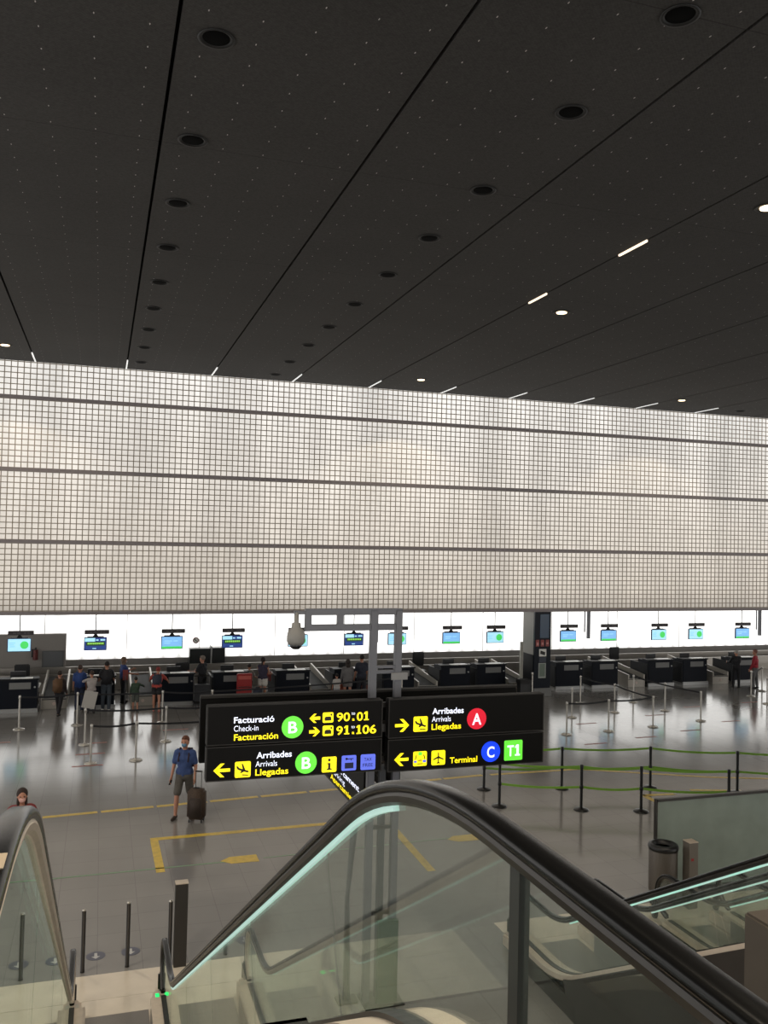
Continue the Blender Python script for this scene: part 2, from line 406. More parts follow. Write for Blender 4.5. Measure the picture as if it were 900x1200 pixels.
struct(box('wall_back_lower', X0, X1, 35.95, 36.2, 0, .85, LOWG))
struct(box('ceiling_back_hall', X0, X1, YW+.4, 36, 3.75, 3.85, mat('soffit_white', (200, 198, 194), .7)))
bm = bmesh.new()
for x in (-2, 1.05, 3.9, 7.0, 10.0, 13.2, 16.5, 20, 23.5, 27): bm_box(bm, x-.012, x+.012, 35.985, 36, .86, 3.6)
struct(link('trim_6', bm, mat('panel_seam', (150, 150, 148), .5)))
# grey partition at left with door
t = struct(box('wall_left_partition', -9, -1.18, 35.2, 35.4, 0, 1.95, mat('partition_grey', (138, 133, 128), .5, var=.04)))
d = struct(box('door_1', -2.02, -1.25, 35.15, 35.2, 0, 1.32, mat('door_frame_grey', (88, 88, 88), .5)))
box('door_leaf', -1.97, -1.30, 35.13, 35.16, 0, 1.27, mat('door_grey', (92, 94, 96), .5), d)
FX = thing('fire_extinguisher', 'small dark red fire extinguisher on grey partition beside the grey door', 'extinguisher', (-2.25, 35.1, 1.0))
cyl('cylinder_body', (0, 0, 0), (0, 0, .38), .09, mat('ext_red', (92, 26, 22), .4), FX)
cyl('valve', (0, 0, .38), (0, 0, .46), .03, DPLAS, FX)
box('hose', -.14, -.08, -.03, .03, .1, .4, DPLAS, FX)
cab = thing('service_cabinet', 'dark double cabinet against the white wall left of the dark hanging screen', 'cabinet', (3.45, 35.3, 0))
box('door', 0, .82, 0, .5, 0, 1.28, mat('cab_dark', (22, 26, 26), .3), cab)
box('jamb', .83, .88, -.02, .5, 0, 1.36, mat('cab_jamb', (150, 150, 148), .4), cab)
box('door', .9, 1.4, 0, .5, 0, 1.3, MATS['cab_dark'], cab)
ns = thing('prohibition_sign', 'round red-ringed prohibition sign on white wall above the dark cabinet', 'sign', (3.75, 35.96, 1.53))
bm = bmesh.new(); bm_cyl(bm, (0, 0, 0), (0, -.02, 0), .13, seg=24); link('ring', bm, mat('nosign_red', (120, 50, 50), .5), ns)
bm = bmesh.new(); bm_cyl(bm, (0, -.02, 0), (0, -.03, 0), .095, seg=24); link('face', bm, WTOP, ns)
bm = bmesh.new(); bm_box(bm, -.1, .1, -.04, -.03, -.014, .014); bmesh.ops.rotate(bm, verts=bm.verts, matrix=Matrix.Rotation(.78, 3, 'Y')); link('slash', bm, INK, ns)

# collecting belt
cb = thing('collecting_conveyor', 'long low grey collecting belt running behind all the check-in counters', 'conveyor', (0, 34.3, 0))
box('belt_body', X0+2, X1-3, -.35, .5, 0, .48, CONV, cb)
box('belt', X0+2, X1-3, -.25, .4, .48, .5, BELT, cb)
box('side_rail', X0+2, X1-3, -.42, -.35, .3, .62, STEEL, cb)
box('side_rail', X0+2, X1-3, .5, .57, .3, .75, STEEL, cb)

# ---------------------------------------------------------------- pillar
PX0, PX1 = 15.75, 16.42
struct(box('wall_pillar', PX0, PX1, YW+.14, YW+1.0, 0, 3.2, mat('pillar_pale', (150, 146, 138), .5)))
inf = thing('information_column', 'tall glossy navy column panel with red notices and posters on the pillar', 'column', (PX0, YW+.1, 0))
box('panel', 0, .69, -.06, .04, .3, 3.2, mat('navy_gloss', (16, 22, 32), .3, spec=.15), inf)
box('dark_base_panel', -.02, .0, 0, .9, .3, 1.55, mat('navy_matte', (18, 20, 24), .5, spec=.15), inf)
box('blue_reflection', .22, .6, -.075, -.06, 2.2, 3.1, mat('painted_reflection_blue', (40, 66, 92), .2), inf)  # blue reflection in the gloss, painted as a flat patch
box('plinth', -.03, .72, -.12, .06, 0, .3, mat('plinth_grey', (120, 120, 118), .5), inf)
rp = lambda u, v, d: (u, -.062-d, v)
for k in range(3):
    p = box('red_notice', .05+.21*k, .19+.21*k, -.075, -.06, 1.88, 2.13, mat('notice_red', (150, 70, 68), .5), inf)
    poly_mesh('notice_symbol', [rrect(.08+.21*k, .16+.21*k, 1.92+.02*k, 2.03, .01)], mat('notice_pink', (196, 140, 132), .5), inf, rp, .012, .018)
box('poster', .2, .5, -.075, -.06, 1.5, 1.78, WTOP, inf)
poly_mesh('poster_picture', [[(.24, 1.6), (.44, 1.54), (.45, 1.66), (.25, 1.73)]], INK, inf, rp, .013, .018)
box('dark_poster', .2, .5, -.07, -.06, 1.28, 1.47, mat('slate_poster', (50, 56, 68), .5), inf)
box('poster_frame', .18, .49, -.075, -.06, .68, 1.25, mat('poster_rim', (160, 165, 160), .5), inf)
box('poster_sheet', .22, .45, -.08, -.074, .74, 1.22, mat('poster_green', (108, 122, 110), .5), inf)
lt = box('upright_board', PX0-.32, PX0-.2, YW+.56, YW+.62, 0, 2.0, mat('pale_post', (190, 188, 178), .4)); tag(lt, 'pale vertical board standing left of the navy pillar', 'board')
db = thing('equipment_trolley', 'small dark equipment stand at the foot of the pillar', 'stand', (PX0-.3, YW+.12, 0))
box('cabinet', -.22, .22, 0, .3, .0, .45, DPLAS, db); box('seat_top', -.25, .26, -.04, .34, .45, .62, mat('seatdark', (26, 24, 24), .6), db, .03)

# hanging grey poles
for x, l in ((18.2, 'long grey pole hanging beside the pillar, right side of view'), (26.4, 'grey pole hanging at the far right edge of view'), (9.5, 'grey pole hanging behind the sign frame')):
    p = thing('hanging_pole', l, 'pole', (x, YW+.25, 2.12), 0, 'grey poles hanging under the block wall')
    box('post', -.055, .055, -.05, .05, 0, 1.1, POSTG, p)
    box('thin_rod', -.19, -.15, -.02, .02, .25, 1.1, POSTG, p)

# ---------------------------------------------------------------- hanging screens
SBLUE = mat('screen_blue', (120, 175, 225), .3, emit=(122, 178, 228), estr=.95)
SCYAN = mat('screen_pale', (160, 215, 235), .3, emit=(165, 218, 238), estr=.95)
SGRN = mat('screen_green', (70, 200, 90), .3, emit=(70, 205, 95), estr=.9)
SNAV = mat('screen_navy', (40, 66, 130), .3, emit=(38, 62, 128), estr=.8)
SLIM = mat('screen_lime', (140, 210, 80), .3, emit=(150, 215, 90), estr=.9)
HEAD = mat('header_dark', (60, 54, 56), .5)
HTXT = mat('header_text', (84, 80, 82), .5)
DGREEN = mat('screen_darkgreen', (30, 60, 40), .3, emit=(30, 62, 38), estr=.7)
kinds = 'CNBNCNCBCBBCCB'
mx = (-2.51, -.11, 2.43, 4.53, 6.92, 9.05, 10.75, 12.97, 14.83, 18.08, 19.96, 22.39, 24.24, 26.65)
kdesc = {'C': 'pale blue with a green disc', 'N': 'navy with a lime text band', 'B': 'plain blue with a green lower edge'}
pl = lambda u, v, d: (u, -.04-d, v)
def screen(kind):
    t = thing('hanging_screen', 'x', 'screen', (0, 0, 0), 0, 'check-in screens hanging under the block wall')
    bm = bmesh.new(); bm_box(bm, -.37, .37, -.04, .03, -.225, .225, .01); link('housing', bm, mat('screen_bezel', (40, 60, 110), .4), t)
    bm = bmesh.new(); bm_box(bm, -.27, .27, -.02, .08, .2, .25); bm_cyl(bm, (0, .02, .24), (0, .02, .34), .1, .03); link('bracket', bm, DPLAS, t)
    cyl('rod', (0, .02, .3), (0, .02, 1.72), .017, DPLAS, t)
    bm = bmesh.new(); bm_box(bm, -.36, .44, -.05, .02, .33, .47, .01); h = link('header_board', bm, HEAD, t)
    poly_mesh('header_lettering', [rrect(-.2+.13*i, -.11+.13*i, .37, .42, .005) for i in range(2)]+[rrect(.14+.1*i, .21+.1*i, .37, .43, .005) for i in range(2)], HTXT, h, lambda u, v, d: (u, -.05-d, v), 0, .004)
    if kind == 'C':
        s = poly_mesh('display', [rrect(-.345, .345, -.2, .2, .01)], SCYAN, t, pl, 0, .006)
        poly_mesh('green_disc', [circ(.16, 0, .13)], SGRN, s, pl, .006, .01)
        poly_mesh('text_lines', [rrect(-.3, -.12, .06, .08, .004), rrect(-.3, -.16, 0, .02, .004), rrect(-.3, -.13, -.06, -.04, .004)], SBLUE, s, pl, .006, .01)
    elif kind == 'B':
        s = poly_mesh('display', [rrect(-.345, .345, -.2, .2, .01)], SBLUE, t, pl, 0, .006)
        poly_mesh('green_edge', [rrect(-.34, .34, -.2, -.13, .006)], SGRN, s, pl, .006, .01)
        poly_mesh('text_lines', [rrect(-.26, 0, .05, .07, .004), rrect(-.26, -.06, -.02, 0, .004), rrect(.05, .2, .05, .07, .004)], SCYAN, s, pl, .006, .01)
    else:
        s = poly_mesh('display', [rrect(-.345, .345, -.2, .2, .01)], SNAV, t, pl, 0, .006)
        poly_mesh('logo_field', [rrect(-.345, -.01, .08, .2, .006)], SCYAN, s, pl, .006, .01)
        poly_mesh('text_band', [rrect(-.3, .31, -.06, .07, .006)], DGREEN, s, pl, .006, .009)
        poly_mesh('band_lettering', [rrect(-.25+.053*i, -.213+.053*i, -.015, .045, .005) for i in range(10)], SLIM, s, pl, .009, .012)
        poly_mesh('small_lettering', [rrect(.02, .1, .11, .15, .005), rrect(.16, .31, .11, .16, .005), rrect(-.09, .03, -.17, -.14, .005)], SCYAN, s, pl, .006, .01)
    return t
protos = {}
for i, x in enumerate(mx):
    k = kinds[i]; lab = 'hanging screen %s, %s from the left' % (kdesc[k], names[i])
    loc = (x, 31.2, 2.06)
    if k not in protos:
        protos[k] = screen(k); protos[k].location = loc; protos[k]['label'] = lab
    else: dup(protos[k], loc, 0, lab)

# ---------------------------------------------------------------- check-in counters
ct = thing('check_in_counter', 'x', 'counter', (0, 0, 0), 0, 'check-in counters below the screens')
box('cabinet', -.6, .6, 0, .75, .12, 1.08, CTR, ct, .01)
box('side_panel', -.66, -.6, .02, 1.2, .1, .95, CTRS, ct)
box('worktop', -.64, .64, -.03, .4, 1.08, 1.13, CTRS, ct, .01)
box('worktop_edge', -.2, .45, -.045, .2, 1.13, 1.15, WTOP, ct)
box('desk_surface', -.64, .64, .4, 1.2, .74, .78, WTOP, ct)
box('plaque', -.25, .4, -.015, 0, .78, 1.0, PLAQ, ct, .004)
box('kick_plate', -.63, .63, -.05, .72, 0, .13, KICK, ct)
cyl('push_button', (.52, -.02, .84), (.52, .0, .84), .03, KICK, ct)
mo = box('monitor', -.28, .18, .62, .68, .95, 1.28, DPLAS, ct, .01); box('monitor_stand', -.09, -.01, .6, .7, .78, .98, DPLAS, mo)
box('printer', .22, .55, .55, .9, .78, .98, mat('printer_grey', (80, 80, 80), .5), ct, .02)
cx = (-2.45, -.05, 2.56, 4.42, 6.64, 8.76, 10.65, 13.0, 14.5, 17.92, 19.55, 22.2, 23.9, 26.4)
CY = 30.55
for i, x in enumerate(cx):
    lab = 'dark navy check-in counter with grey plaque, %s from the left' % names[i]
    if i == 0: ct.scale = (1, 1, .96); ct.location = (x, CY-.25, 0); ct['label'] = lab
    else: dup(ct, (x, CY+(.2 if i > 6 else -.1 if i == 1 else 0), 0), 0, lab)
# baggage conveyors beside counters
cv = thing('baggage_conveyor', 'x', 'conveyor', (0, 0, 0), 0, 'baggage conveyors beside the counters')
box('front_housing', -.38, .38, 0, .7, 0, .34, CONV, cv, .01)
bm = bmesh.new(); v = [(.33, .05, .35), (-.33, .05, .35), (-.33, 3.1, .56), (.33, 3.1, .56)]
f_ = bm.faces.new([bm.verts.new(p) for p in v]); bmesh.ops.solidify(bm, geom=[f_], thickness=.05); link('belt', bm, BELT, cv)
for s in (-1, 1):
    bm = bmesh.new(); pr = [(0, 0), (0, .5), (1.2, .62), (3.12, .82), (3.12, 0)]
    a = [bm.verts.new((s*.34, y, z)) for y, z in pr]; b_ = [bm.verts.new((s*.40, y, z)) for y, z in pr]
    bm.faces.new(a); bm.faces.new(b_[::-1])
    for q in range(len(pr)): bm.faces.new((a[q], a[(q+1) % 5], b_[(q+1) % 5], b_[q]))
    link('side_guard', bm, CONV, cv)
box('black_gap', -.38, .38, -.01, 0, .3, .33, DPLAS, cv)
cyl('round_label', (.0, -.012, .17), (.0, 0, .17), .055, mat('label_pale', (190, 170, 160), .5), cv)
cvx = ((-1.35, 'between first and second counters'), (1.48, 'between second and third counters'), (7.69, 'right of the counter under the dome camera'), (11.85, 'between the seventh and eighth counters'), (15.55, 'just left of the pillar'), (21.0, 'between the tenth and twelfth screens, right of pillar'), (25.15, 'left of the last counter at right'))
for i, (x, l) in enumerate(cvx):
    lab = 'pale metal baggage conveyor with dark belt, ' + l
    if i == 0: cv.location = (x, CY+.15, 0); cv['label'] = lab
    else: dup(cv, (x, CY+.15, 0), 0, lab)
# red stand, small notices, chairs
rs = thing('red_display_stand', 'red baggage size stand in front of the fourth counter', 'stand', (4.82, 30.0, 0))
REDP = mat('stand_red', (150, 34, 34), .45)
box('panel', -.26, .26, 0, .12, .05, 1.1, REDP, rs, .02); box('foot', -.3, .3, -.1, .25, 0, .05, REDP, rs)
box('shelf', -.22, .22, -.06, 0, .62, .66, mat('stand_dark', (90, 20, 22), .5), rs); box('header', -.22, .22, -.01, 0, .9, 1.02, mat('stand_pink', (190, 90, 80), .5), rs)
for x, y, z, l in ((.9, 31.0, .98, 'small red notice on a post right of the second counter'), (5.84, 31.0, .8, 'small red notice left of the fifth counter')):
    o = thing('red_notice_board', l, 'notice', (x, y, 0)); cyl('stem', (0, 0, 0), (0, 0, z), .02, POSTG, o); box('board', -.09, .09, -.015, .015, z-.15, z+.2, mat('notice_red2', (140, 58, 54), .5), o)
for x, y, l in ((-2.5, 32.3, 'dark swivel chair behind the first counter'), (2.9, 31.9, 'dark swivel chair behind the third counter'), (12.5, 33.3, 'dark swivel chair left of the eighth counter'), (21.9, 33.5, 'dark swivel chair left of the twelfth counter'), (.3, 33.0, 'low dark stool with pale seat behind the standing woman')):
    o = thing('office_chair', l, 'chair', (x, y, 0), 0, 'chairs behind the counters')
    low = 'stool' in l
    box('seat', -.22, .22, -.22, .22, .44, .52, mat('seat_pale', (150, 146, 140), .6) if low else DPLAS, o, .03)
    if not low: box('backrest', -.25, .25, .2, .27, .65, 1.22, DPLAS, o, .03)
    cyl('gas_column', (0, 0, .1), (0, 0, .44), .03, CHROME, o)
    bm = bmesh.new()
    for k in range(5): a = 2*PI*k/5; bm_cyl(bm, (0, 0, .1), (.27*math.cos(a), .27*math.sin(a), .05), .02, seg=8)
    link('star_base', bm, DPLAS, o)

# ---------------------------------------------------------------- escalators
def rail_path(newel=True, y_start=-.75):
    """(y,z,ty,tz) of the handrail centre line"""
    a = math.atan(.584); yt, zt = 2.47, 5.345; zl = .965; yl = yt+(zt-zl)/math.tan(a)
    pts = []
    def add(y, z, ang): pts.append((y, z, math.cos(ang), -math.sin(ang)))
    R1 = 2.4; T1 = R1*math.tan(a/2); R2 = 1.3; T2 = R2*math.tan(a/2)
    if newel:
        r = .33
        for i in range(0, 15):
            th = PI+PI*(.12+.88*i/14)  # from bottom going round the back
            ang = -(th-2*PI)           # tangent
            y = y_start-r*math.sin(math.pi*(.12+.88*i/14)); z = zt-r+(-r*math.cos(math.pi*(.12+.88*i/14)))
            k = math.pi*(.12+.88*i/14)
            pts.append((y, z, -math.cos(k), math.sin(k)))
    n0 = 6
    for i in range(n0): add(y_start+(yt-T1-y_start)*(i+1)/(n0+1), zt, 0)
    for i in range(13):
        th = a*i/12; add(yt-T1+R1*math.sin(th), zt-R1*(1-math.cos(th)), th)
    i0 = len(pts)
    ya, za = yt-T1+R1*math.sin(a), zt-R1*(1-math.cos(a)); yb, zb_ = yl-T2*math.cos(a), zl+T2*math.sin(a)
    for i in range(1, 24): add(ya+(yb-ya)*i/24, za+(zb_-za)*i/24, a)
    cyy, czz = yl+T2, zl+R2
    for i in range(11):
        th = a*(1-i/10); add(cyy-R2*math.sin(th), czz-R2*math.cos(th), th)
    for i in range(1, 5): add(yl+T2+(11.0-yl-T2)*i/4, zl, 0)
    if newel:
        for i in range(1, 17):
            k = math.pi*.93*i/16; pts.append((11.0+.33*math.sin(k), zl-.33+.33*math.cos(k), math.cos(k), -math.sin(k)))
    return pts
RP = rail_path(); MP = rail_path(False)
def band(y0, y1): return [p for p in MP if y0 <= p[0] <= y1]
RUB = [(-.034, -.010), (-.031, .004), (-.02, .011), (.02, .011), (.031, .004), (.034, -.010), (.03, -.022), (-.03, -.022)]
PRF = [(-.026, -.022), (.026, -.022), (.031, -.034), (.026, -.052), (.012, -.062), (-.012, -.062), (-.026, -.052), (-.031, -.034)]
def make_escalator(XL, XR, label, dy=0, y_top=1.2, sticker=False):
    E = thing('escalator', label, 'escalator', (0, dy, 0), 0, 'parallel escalators down to the hall')
    for X, ins in ((XL, 1), (XR, -1)):
        bm = bmesh.new(); sweep(bm, RUB, RP, X); hr = link('handrail', bm, BLACKRUB, E, False)
        for p in hr.data.polygons: p.use_smooth = len(p.vertices) == 4
        bm = bmesh.new(); sweep(bm, PRF, RP, X); link('handrail_guide', bm, GSTEEL if XL < 0 and ins == 1 else DSTEEL, E)
        bm = bmesh.new(); sweep(bm, rect(ins*.004-.010, ins*.004+.010, -.080, -.063) if ins == -1 or XL > 3 else rect(-.028, -.014, -.068, -.056), [p for p in MP if 2.5 < p[0] < (10.5 if XL < 0 else 9.75)], X); link('light_strip', bm, STRIP, E)
        # glass panes
        allp = MP; cuts = [-.8, 1.72, 3.4, 5.1, 6.8, 8.5, 10.05, 11.02]
        def off(p, o): return (p[0]-p[3]*o, p[1]+p[2]*o)
        for a, b_ in zip(cuts, cuts[1:]):
            seg = []
            pts = allp
            def interp(y):
                for p, q in zip(pts, pts[1:]):
                    if p[0] <= y <= q[0]:
                        t = (y-p[0])/(q[0]-p[0]+1e-9); return tuple(p[i]*(1-t)+q[i]*t for i in range(4))
                return pts[0] if y < pts[0][0] else pts[-1]
            seg = [interp(a+.012)]+[p for p in pts if a+.02 < p[0] < b_-.02]+[interp(b_-.012)]
            bm = bmesh.new(); rings = []
            for p in seg:
                t_ = off(p, -.058); q_ = off(p, -.67)
                rings.append([bm.verts.new((X+sx, *pp)) for sx, pp in ((-.006, t_), (.006, t_), (.006, q_), (-.006, q_))])
            for r0, r1 in zip(rings, rings[1:]):
                for i in range(4): bm.faces.new((r0[i], r0[(i+1) % 4], r1[(i+1) % 4], r1[i]))
            bm.faces.new(rings[0][::-1]); bm.faces.new(rings[-1]); link('glass_panel', bm, GLASS, E)
        bm = bmesh.new()   # rounded end pane
        ring = [(11.03+.27*math.sin(k), .63+.25*math.cos(k)) for k in [PI*i/14 for i in range(15)]]
        ring += [(11.03, .3)]
        f1 = [bm.verts.new((X-.006, y, z)) for y, z in ring]; f2 = [bm.verts.new((X+.006, y, z)) for y, z in ring]
        bm.faces.new(f1); bm.faces.new(f2[::-1])
        for i in range(len(ring)): bm.faces.new((f1[i], f2[i], f2[(i+1) % len(ring)], f1[(i+1) % len(ring)]))
        link('glass_panel', bm, GLASS, E)
        bm = bmesh.new(); sweep(bm, rect(-.035, .035, -.68, -.645), band(-.7, 11.05), X); link('glass_clamp', bm, DSTEEL, E)
        bm = bmesh.new(); sweep(bm, rect(-.16, .035, -.72, -.66) if ins == -1 else rect(-.035, .16, -.72, -.66), band(-.7, 11.05), X); link('inner_deck', bm, GSTEEL, E)
        bm = bmesh.new(); sweep(bm, rect(.035, .13, -.72, -.655) if ins == -1 else rect(-.13, -.035, -.72, -.655), band(-.7, 11.05), X); link('outer_deck', bm, GSTEEL, E)
        bm = bmesh.new(); sweep(bm, rect(-.165, -.155, -1.0, -.70) if ins == -1 else rect(.155, .165, -1.0, -.70), band(-.7, 10.9), X); link('skirt_panel', bm, STEEL, E)
        o = X-ins*.13
        bm = bmesh.new(); sweep(bm, rect(-.012, .012, -1.85, -.70), band(-.2, 9.9), o); link('truss_cladding', bm, CLAD, E)
        bm = bmesh.new(); bm_box(bm, o-.014, o+.014, 9.3, 11.05, .005, .24); link('landing_cladding', bm, CLAD, E)
        # newel block with indicator
        bm = bmesh.new(); bm_box(bm, X-.11, X+.11, 10.75, 11.42, .005, .2, .03); nb = link('newel_base', bm, GSTEEL, E)
        bm = bmesh.new(); bm_box(bm, X-.085, X-.04, 11.2, 11.28, .2, .206); bm_box(bm, X+.04, X+.085, 11.2, 11.28, .2, .206)
        link('indicator_light', bm, mat('indicator_green', (30, 220, 110), .4, emit=(20, 235, 110), estr=1.2) if (XL < 0 and ins == -1) else mat('indicator_plate', (190, 184, 170), .4), nb)
        bm = bmesh.new(); bm_box(bm, X-.05, X+.05, 11.33, 11.40, .2, .42, .02); bm_box(bm, X-.02, X+.02, 11.33, 11.37, .1, .5); link('handrail_inlet', bm, DPLAS, E)
    bm = bmesh.new(); sweep(bm, rect(XL-.13, XR+.13, -1.87, -1.83), band(-.2, 9.9), 0); link('soffit', bm, CLAD, E)
    # steps
    Ym = (XL+XR)/2; a = math.atan(.584)
    for i in range(19):
        y = 2.55+.405*i
        zz = 5.345-(y-2.47)*.584-.97
        if zz < .03: break
        bm = bmesh.new(); bm_box(bm, XL+.165, XR-.165, y, y+.41, zz-.03, zz); bm_box(bm, XL+.165, XR-.165, y+.39, y+.41, zz-.23, zz); link('step', bm, STEP, E)
    box('landing_plate', XL+.16, XR-.16, 10.0, 11.3, .0, .014, STEEL, E)
    box('comb_plate', XL+.16, XR-.16, 9.85, 10.0, .0, .018, YTAPE, E)
    box('landing_plate', XL+.16, XR-.16, .6, 2.1, 4.36, 4.395, STEEL, E)
    bm = bmesh.new(); bm_cyl(bm, (XR-.166, 8.9, .55), (XR-.176, 8.9, .55), .02, seg=12)
    if XL < 0: box('glass_joint_post', .872, .898, 1.69, 1.735, 4.55, 5.29, mat('joint_dark', (58, 60, 58), .4, .3), E)
    if XL > 3: link('red_indicator', bm, mat('ind_red', (220, 30, 50), .4, emit=(255, 25, 45), estr=4), E)
    else: bm.free()
    return E
zt_top = 5.345+.0115
E1 = make_escalator(-.182, .885, 'foreground escalator seen from its top between two black handrails')
E2 = make_escalator(5.88, 7.12, 'escalator at right with glowing strips under its handrails, left of the frosted partition', .28)
E3 = make_escalator(8.27, 9.4, 'farthest right escalator, its rounded end beside the trash bin', .15)
box('sticker', -.212, -.158, 1.78, 1.86, zt_top, zt_top+.002, mat('sticker_beige', (176, 160, 138), .5), E1)

# ---------------------------------------------------------------- bollards, posts, bin, partition
def bollard(x, y, h, label, r=.028):
    o = thing('bollard', label, 'bollard', (x, y, 0)); bm = bmesh.new()
    bm_lathe(bm, [(r*1.1, 0), (r*1.1, .02), (r, .022), (r, h-.02)], 16); link('post', bm, mat('bollard_dark', (44, 40, 37), .4, .4), o, True)
    bm = bmesh.new(); bm_lathe(bm, [(r, h-.02), (r*1.08, h-.01), (r*.8, h), (.001, h+.004)], 16); link('cap', bm, CHROME, o, True)
bollard(-.08, 12.5, .84, 'slim dark bollard beside the left handrail of the foreground escalator')
bollard(.5, 12.5, .88, 'slim dark bollard in the middle of the escalator exit')
bollard(1.06, 12.45, .86, 'slim dark bollard touching the wide square post')
def sqpost(x, y, h, label, w=.17, d=.13, mt=None):
    o = thing('square_post', label, 'post', (x, y, 0))
    box('post_body', -w/2, w/2, -d/2, d/2, 0, h-.012, mt or mat('post_dark', (50, 47, 44), .45, .2), o)
    box('cap', -w/2-.003, w/2+.003, -d/2-.003, d/2+.003, h-.012, h, GSTEEL, o)
    return o
sqpost(1.19, 12.35, 1.14, 'wide dark square post with pale top by the escalator exit')
sp_ = sqpost(9.36, 12.1, 1.08, 'grey square post beside the trash bin', .17, .17, mat('post_mid', (108, 102, 94), .45, .2))
box('red_label', -.05, 0, -.09, -.084, .78, .82, mat('label_red', (150, 40, 40), .5), sp_)
bin_ = thing('trash_bin', 'round dark mesh trash bin in front of the frosted partition', 'trash bin', (9.0, 12.33, 0))
bm = bmesh.new(); bm_lathe(bm, [(.25, 0), (.27, .03), (.27, .2), (.25, .22)], 28); link('base', bm, DPLAS, bin_, True)
bm = bmesh.new(); bm_lathe(bm, [(.275, .2), (.29, .24), (.29, .9), (.275, .93)], 28); link('body', bm, mat('bin_mesh', (98, 92, 86), .45, .4, bump=.6, bscale=60), bin_, True)
bm = bmesh.new(); bm_lathe(bm, [(.30, .9), (.31, .94), (.29, .985), (.2, .99), (.18, .94), (.16, .9)], 28); link('rim', bm, DPLAS, bin_, True)
bm = bmesh.new(); bm_lathe(bm, [(.001, .90), (.17, .91), (.18, .93)], 20); link('liner', bm, mat('bin_liner', (140, 132, 122), .5), bin_, True)
bin_.scale = (.8, .8, 1.0)
gp = thing('glass_partition', 'wide frosted grey-green partition panel behind the trash bin', 'partition', (9.14, 12.72, 0))
box('panel', 0, 7.5, -.02, .02, .03, 1.55, FROST, gp)
box('top_rail', -.02, 7.5, -.035, .035, 1.55, 1.595, DSTEEL, gp); box('end_post', -.03, .0, -.035, .035, 0, 1.595, DSTEEL, gp)
box('shoe', 0, 7.5, -.05, .05, 0, .05, DSTEEL, gp)

# ---------------------------------------------------------------- overhead sign structure
fr = thing('sign_gantry', 'tall grey steel frame on the floor that carries the overhead signs', 'gantry', (0, 0, 0))
YP = 10.75
for x in (3.38, 3.72): box('post', x-.045, x+.045, YP-.045, YP+.045, 0, 5.02, POSTG, fr, .005)
box('post', 3.52, 3.60, YP+.02, YP+.1, 0, 3.0, mat('post_darkgrey', (60, 62, 66), .5), fr)
box('top_beam', 2.47, 3.765, YP-.04, YP+.04, 4.96, 5.04, POSTG, fr, .004)
box('lower_beam', 2.47, 3.765, YP-.04, YP+.04, 4.76, 4.84, POSTG, fr, .004)
for x in (2.51, 2.93): box('strut', x-.04, x+.04, YP-.035, YP+.035, 4.84, 4.96, POSTG, fr)
box('camera_arm', 2.33, 2.47, YP-.025, YP+.025, 4.97, 5.01, POSTG, fr)
box('rung', 3.42, 3.68, YP-.03, YP+.03, 4.27, 4.30, POSTG, fr); box('rung', 3.42, 3.68, YP-.03, YP+.03, 4.20, 4.24, POSTG, fr)
box('rung', 3.42, 3.68, YP-.03, YP+.03, 2.2, 2.24, DSTEEL, fr); box('rung', 3.4, 3.68, YP-.02, YP+.02, 1.1, 1.15, DSTEEL, fr)
box('mounting_plate', 3.62, 3.84, YP-.07, YP-.045, 4.12, 4.21, mat('plate_grey', (128, 128, 128), .5), fr)
box('green_panel', 3.5, 3.77, YP-.12, YP-.05, .02, 1.05, mat('green_panel', (30, 62, 38), .5, var=.15), fr)
box('foot_plate', 3.33, 3.85, YP-.2, YP+.2, 0, .02, DSTEEL, fr)
box('sign_support', 1.6, 5.4, 10.55, 10.60, 3.80, 3.86, DSTEEL, fr); box('sign_support', 1.6, 5.4, 10.55, 10.60, 3.12, 3.18, DSTEEL, fr)
box('bracket', 3.36, 3.74, 10.5, 10.72, 3.5, 3.6, DSTEEL, fr)
dm = thing('dome_camera', 'grey dome security camera hanging from the gantry arm', 'camera', (2.36, YP, 4.6))
bm = bmesh.new(); bm_lathe(bm, [(.03, .4), (.03, .27), (.055, .26), (.06, .2), (.1, .17), (.115, .1), (.115, .03), (.09, -.01)], 24); link('housing', bm, mat('dome_grey', (128, 126, 122), .5), dm, True)
bm = bmesh.new(); bm_lathe(bm, [(.085, 0), (.07, -.04), (.04, -.065), (.001, -.07)], 20); link('lens_dome', bm, mat('dome_black', (24, 24, 26), .15), dm, True)
st = thing('folded_stand', 'slim dark stand on the floor beside the gantry posts', 'stand', (3.16, 10.85, 0))
bm = bmesh.new(); bm_cyl(bm, (0, 0, 0), (-.02, 0, 1.35), .05, .03, 10); link('pole', bm, mat('stand_grey', (50, 50, 54), .5), st); box('base', -.13, .13, -.1, .1, 0, .03, DSTEEL, st)
bm = bmesh.new(); bm_cyl(bm, (-.02, 0, 1.3), (.06, 0, 2.3), .025, .05, 10); link('folded_banner', bm, mat('banner_grey', (66, 66, 72), .6), st)

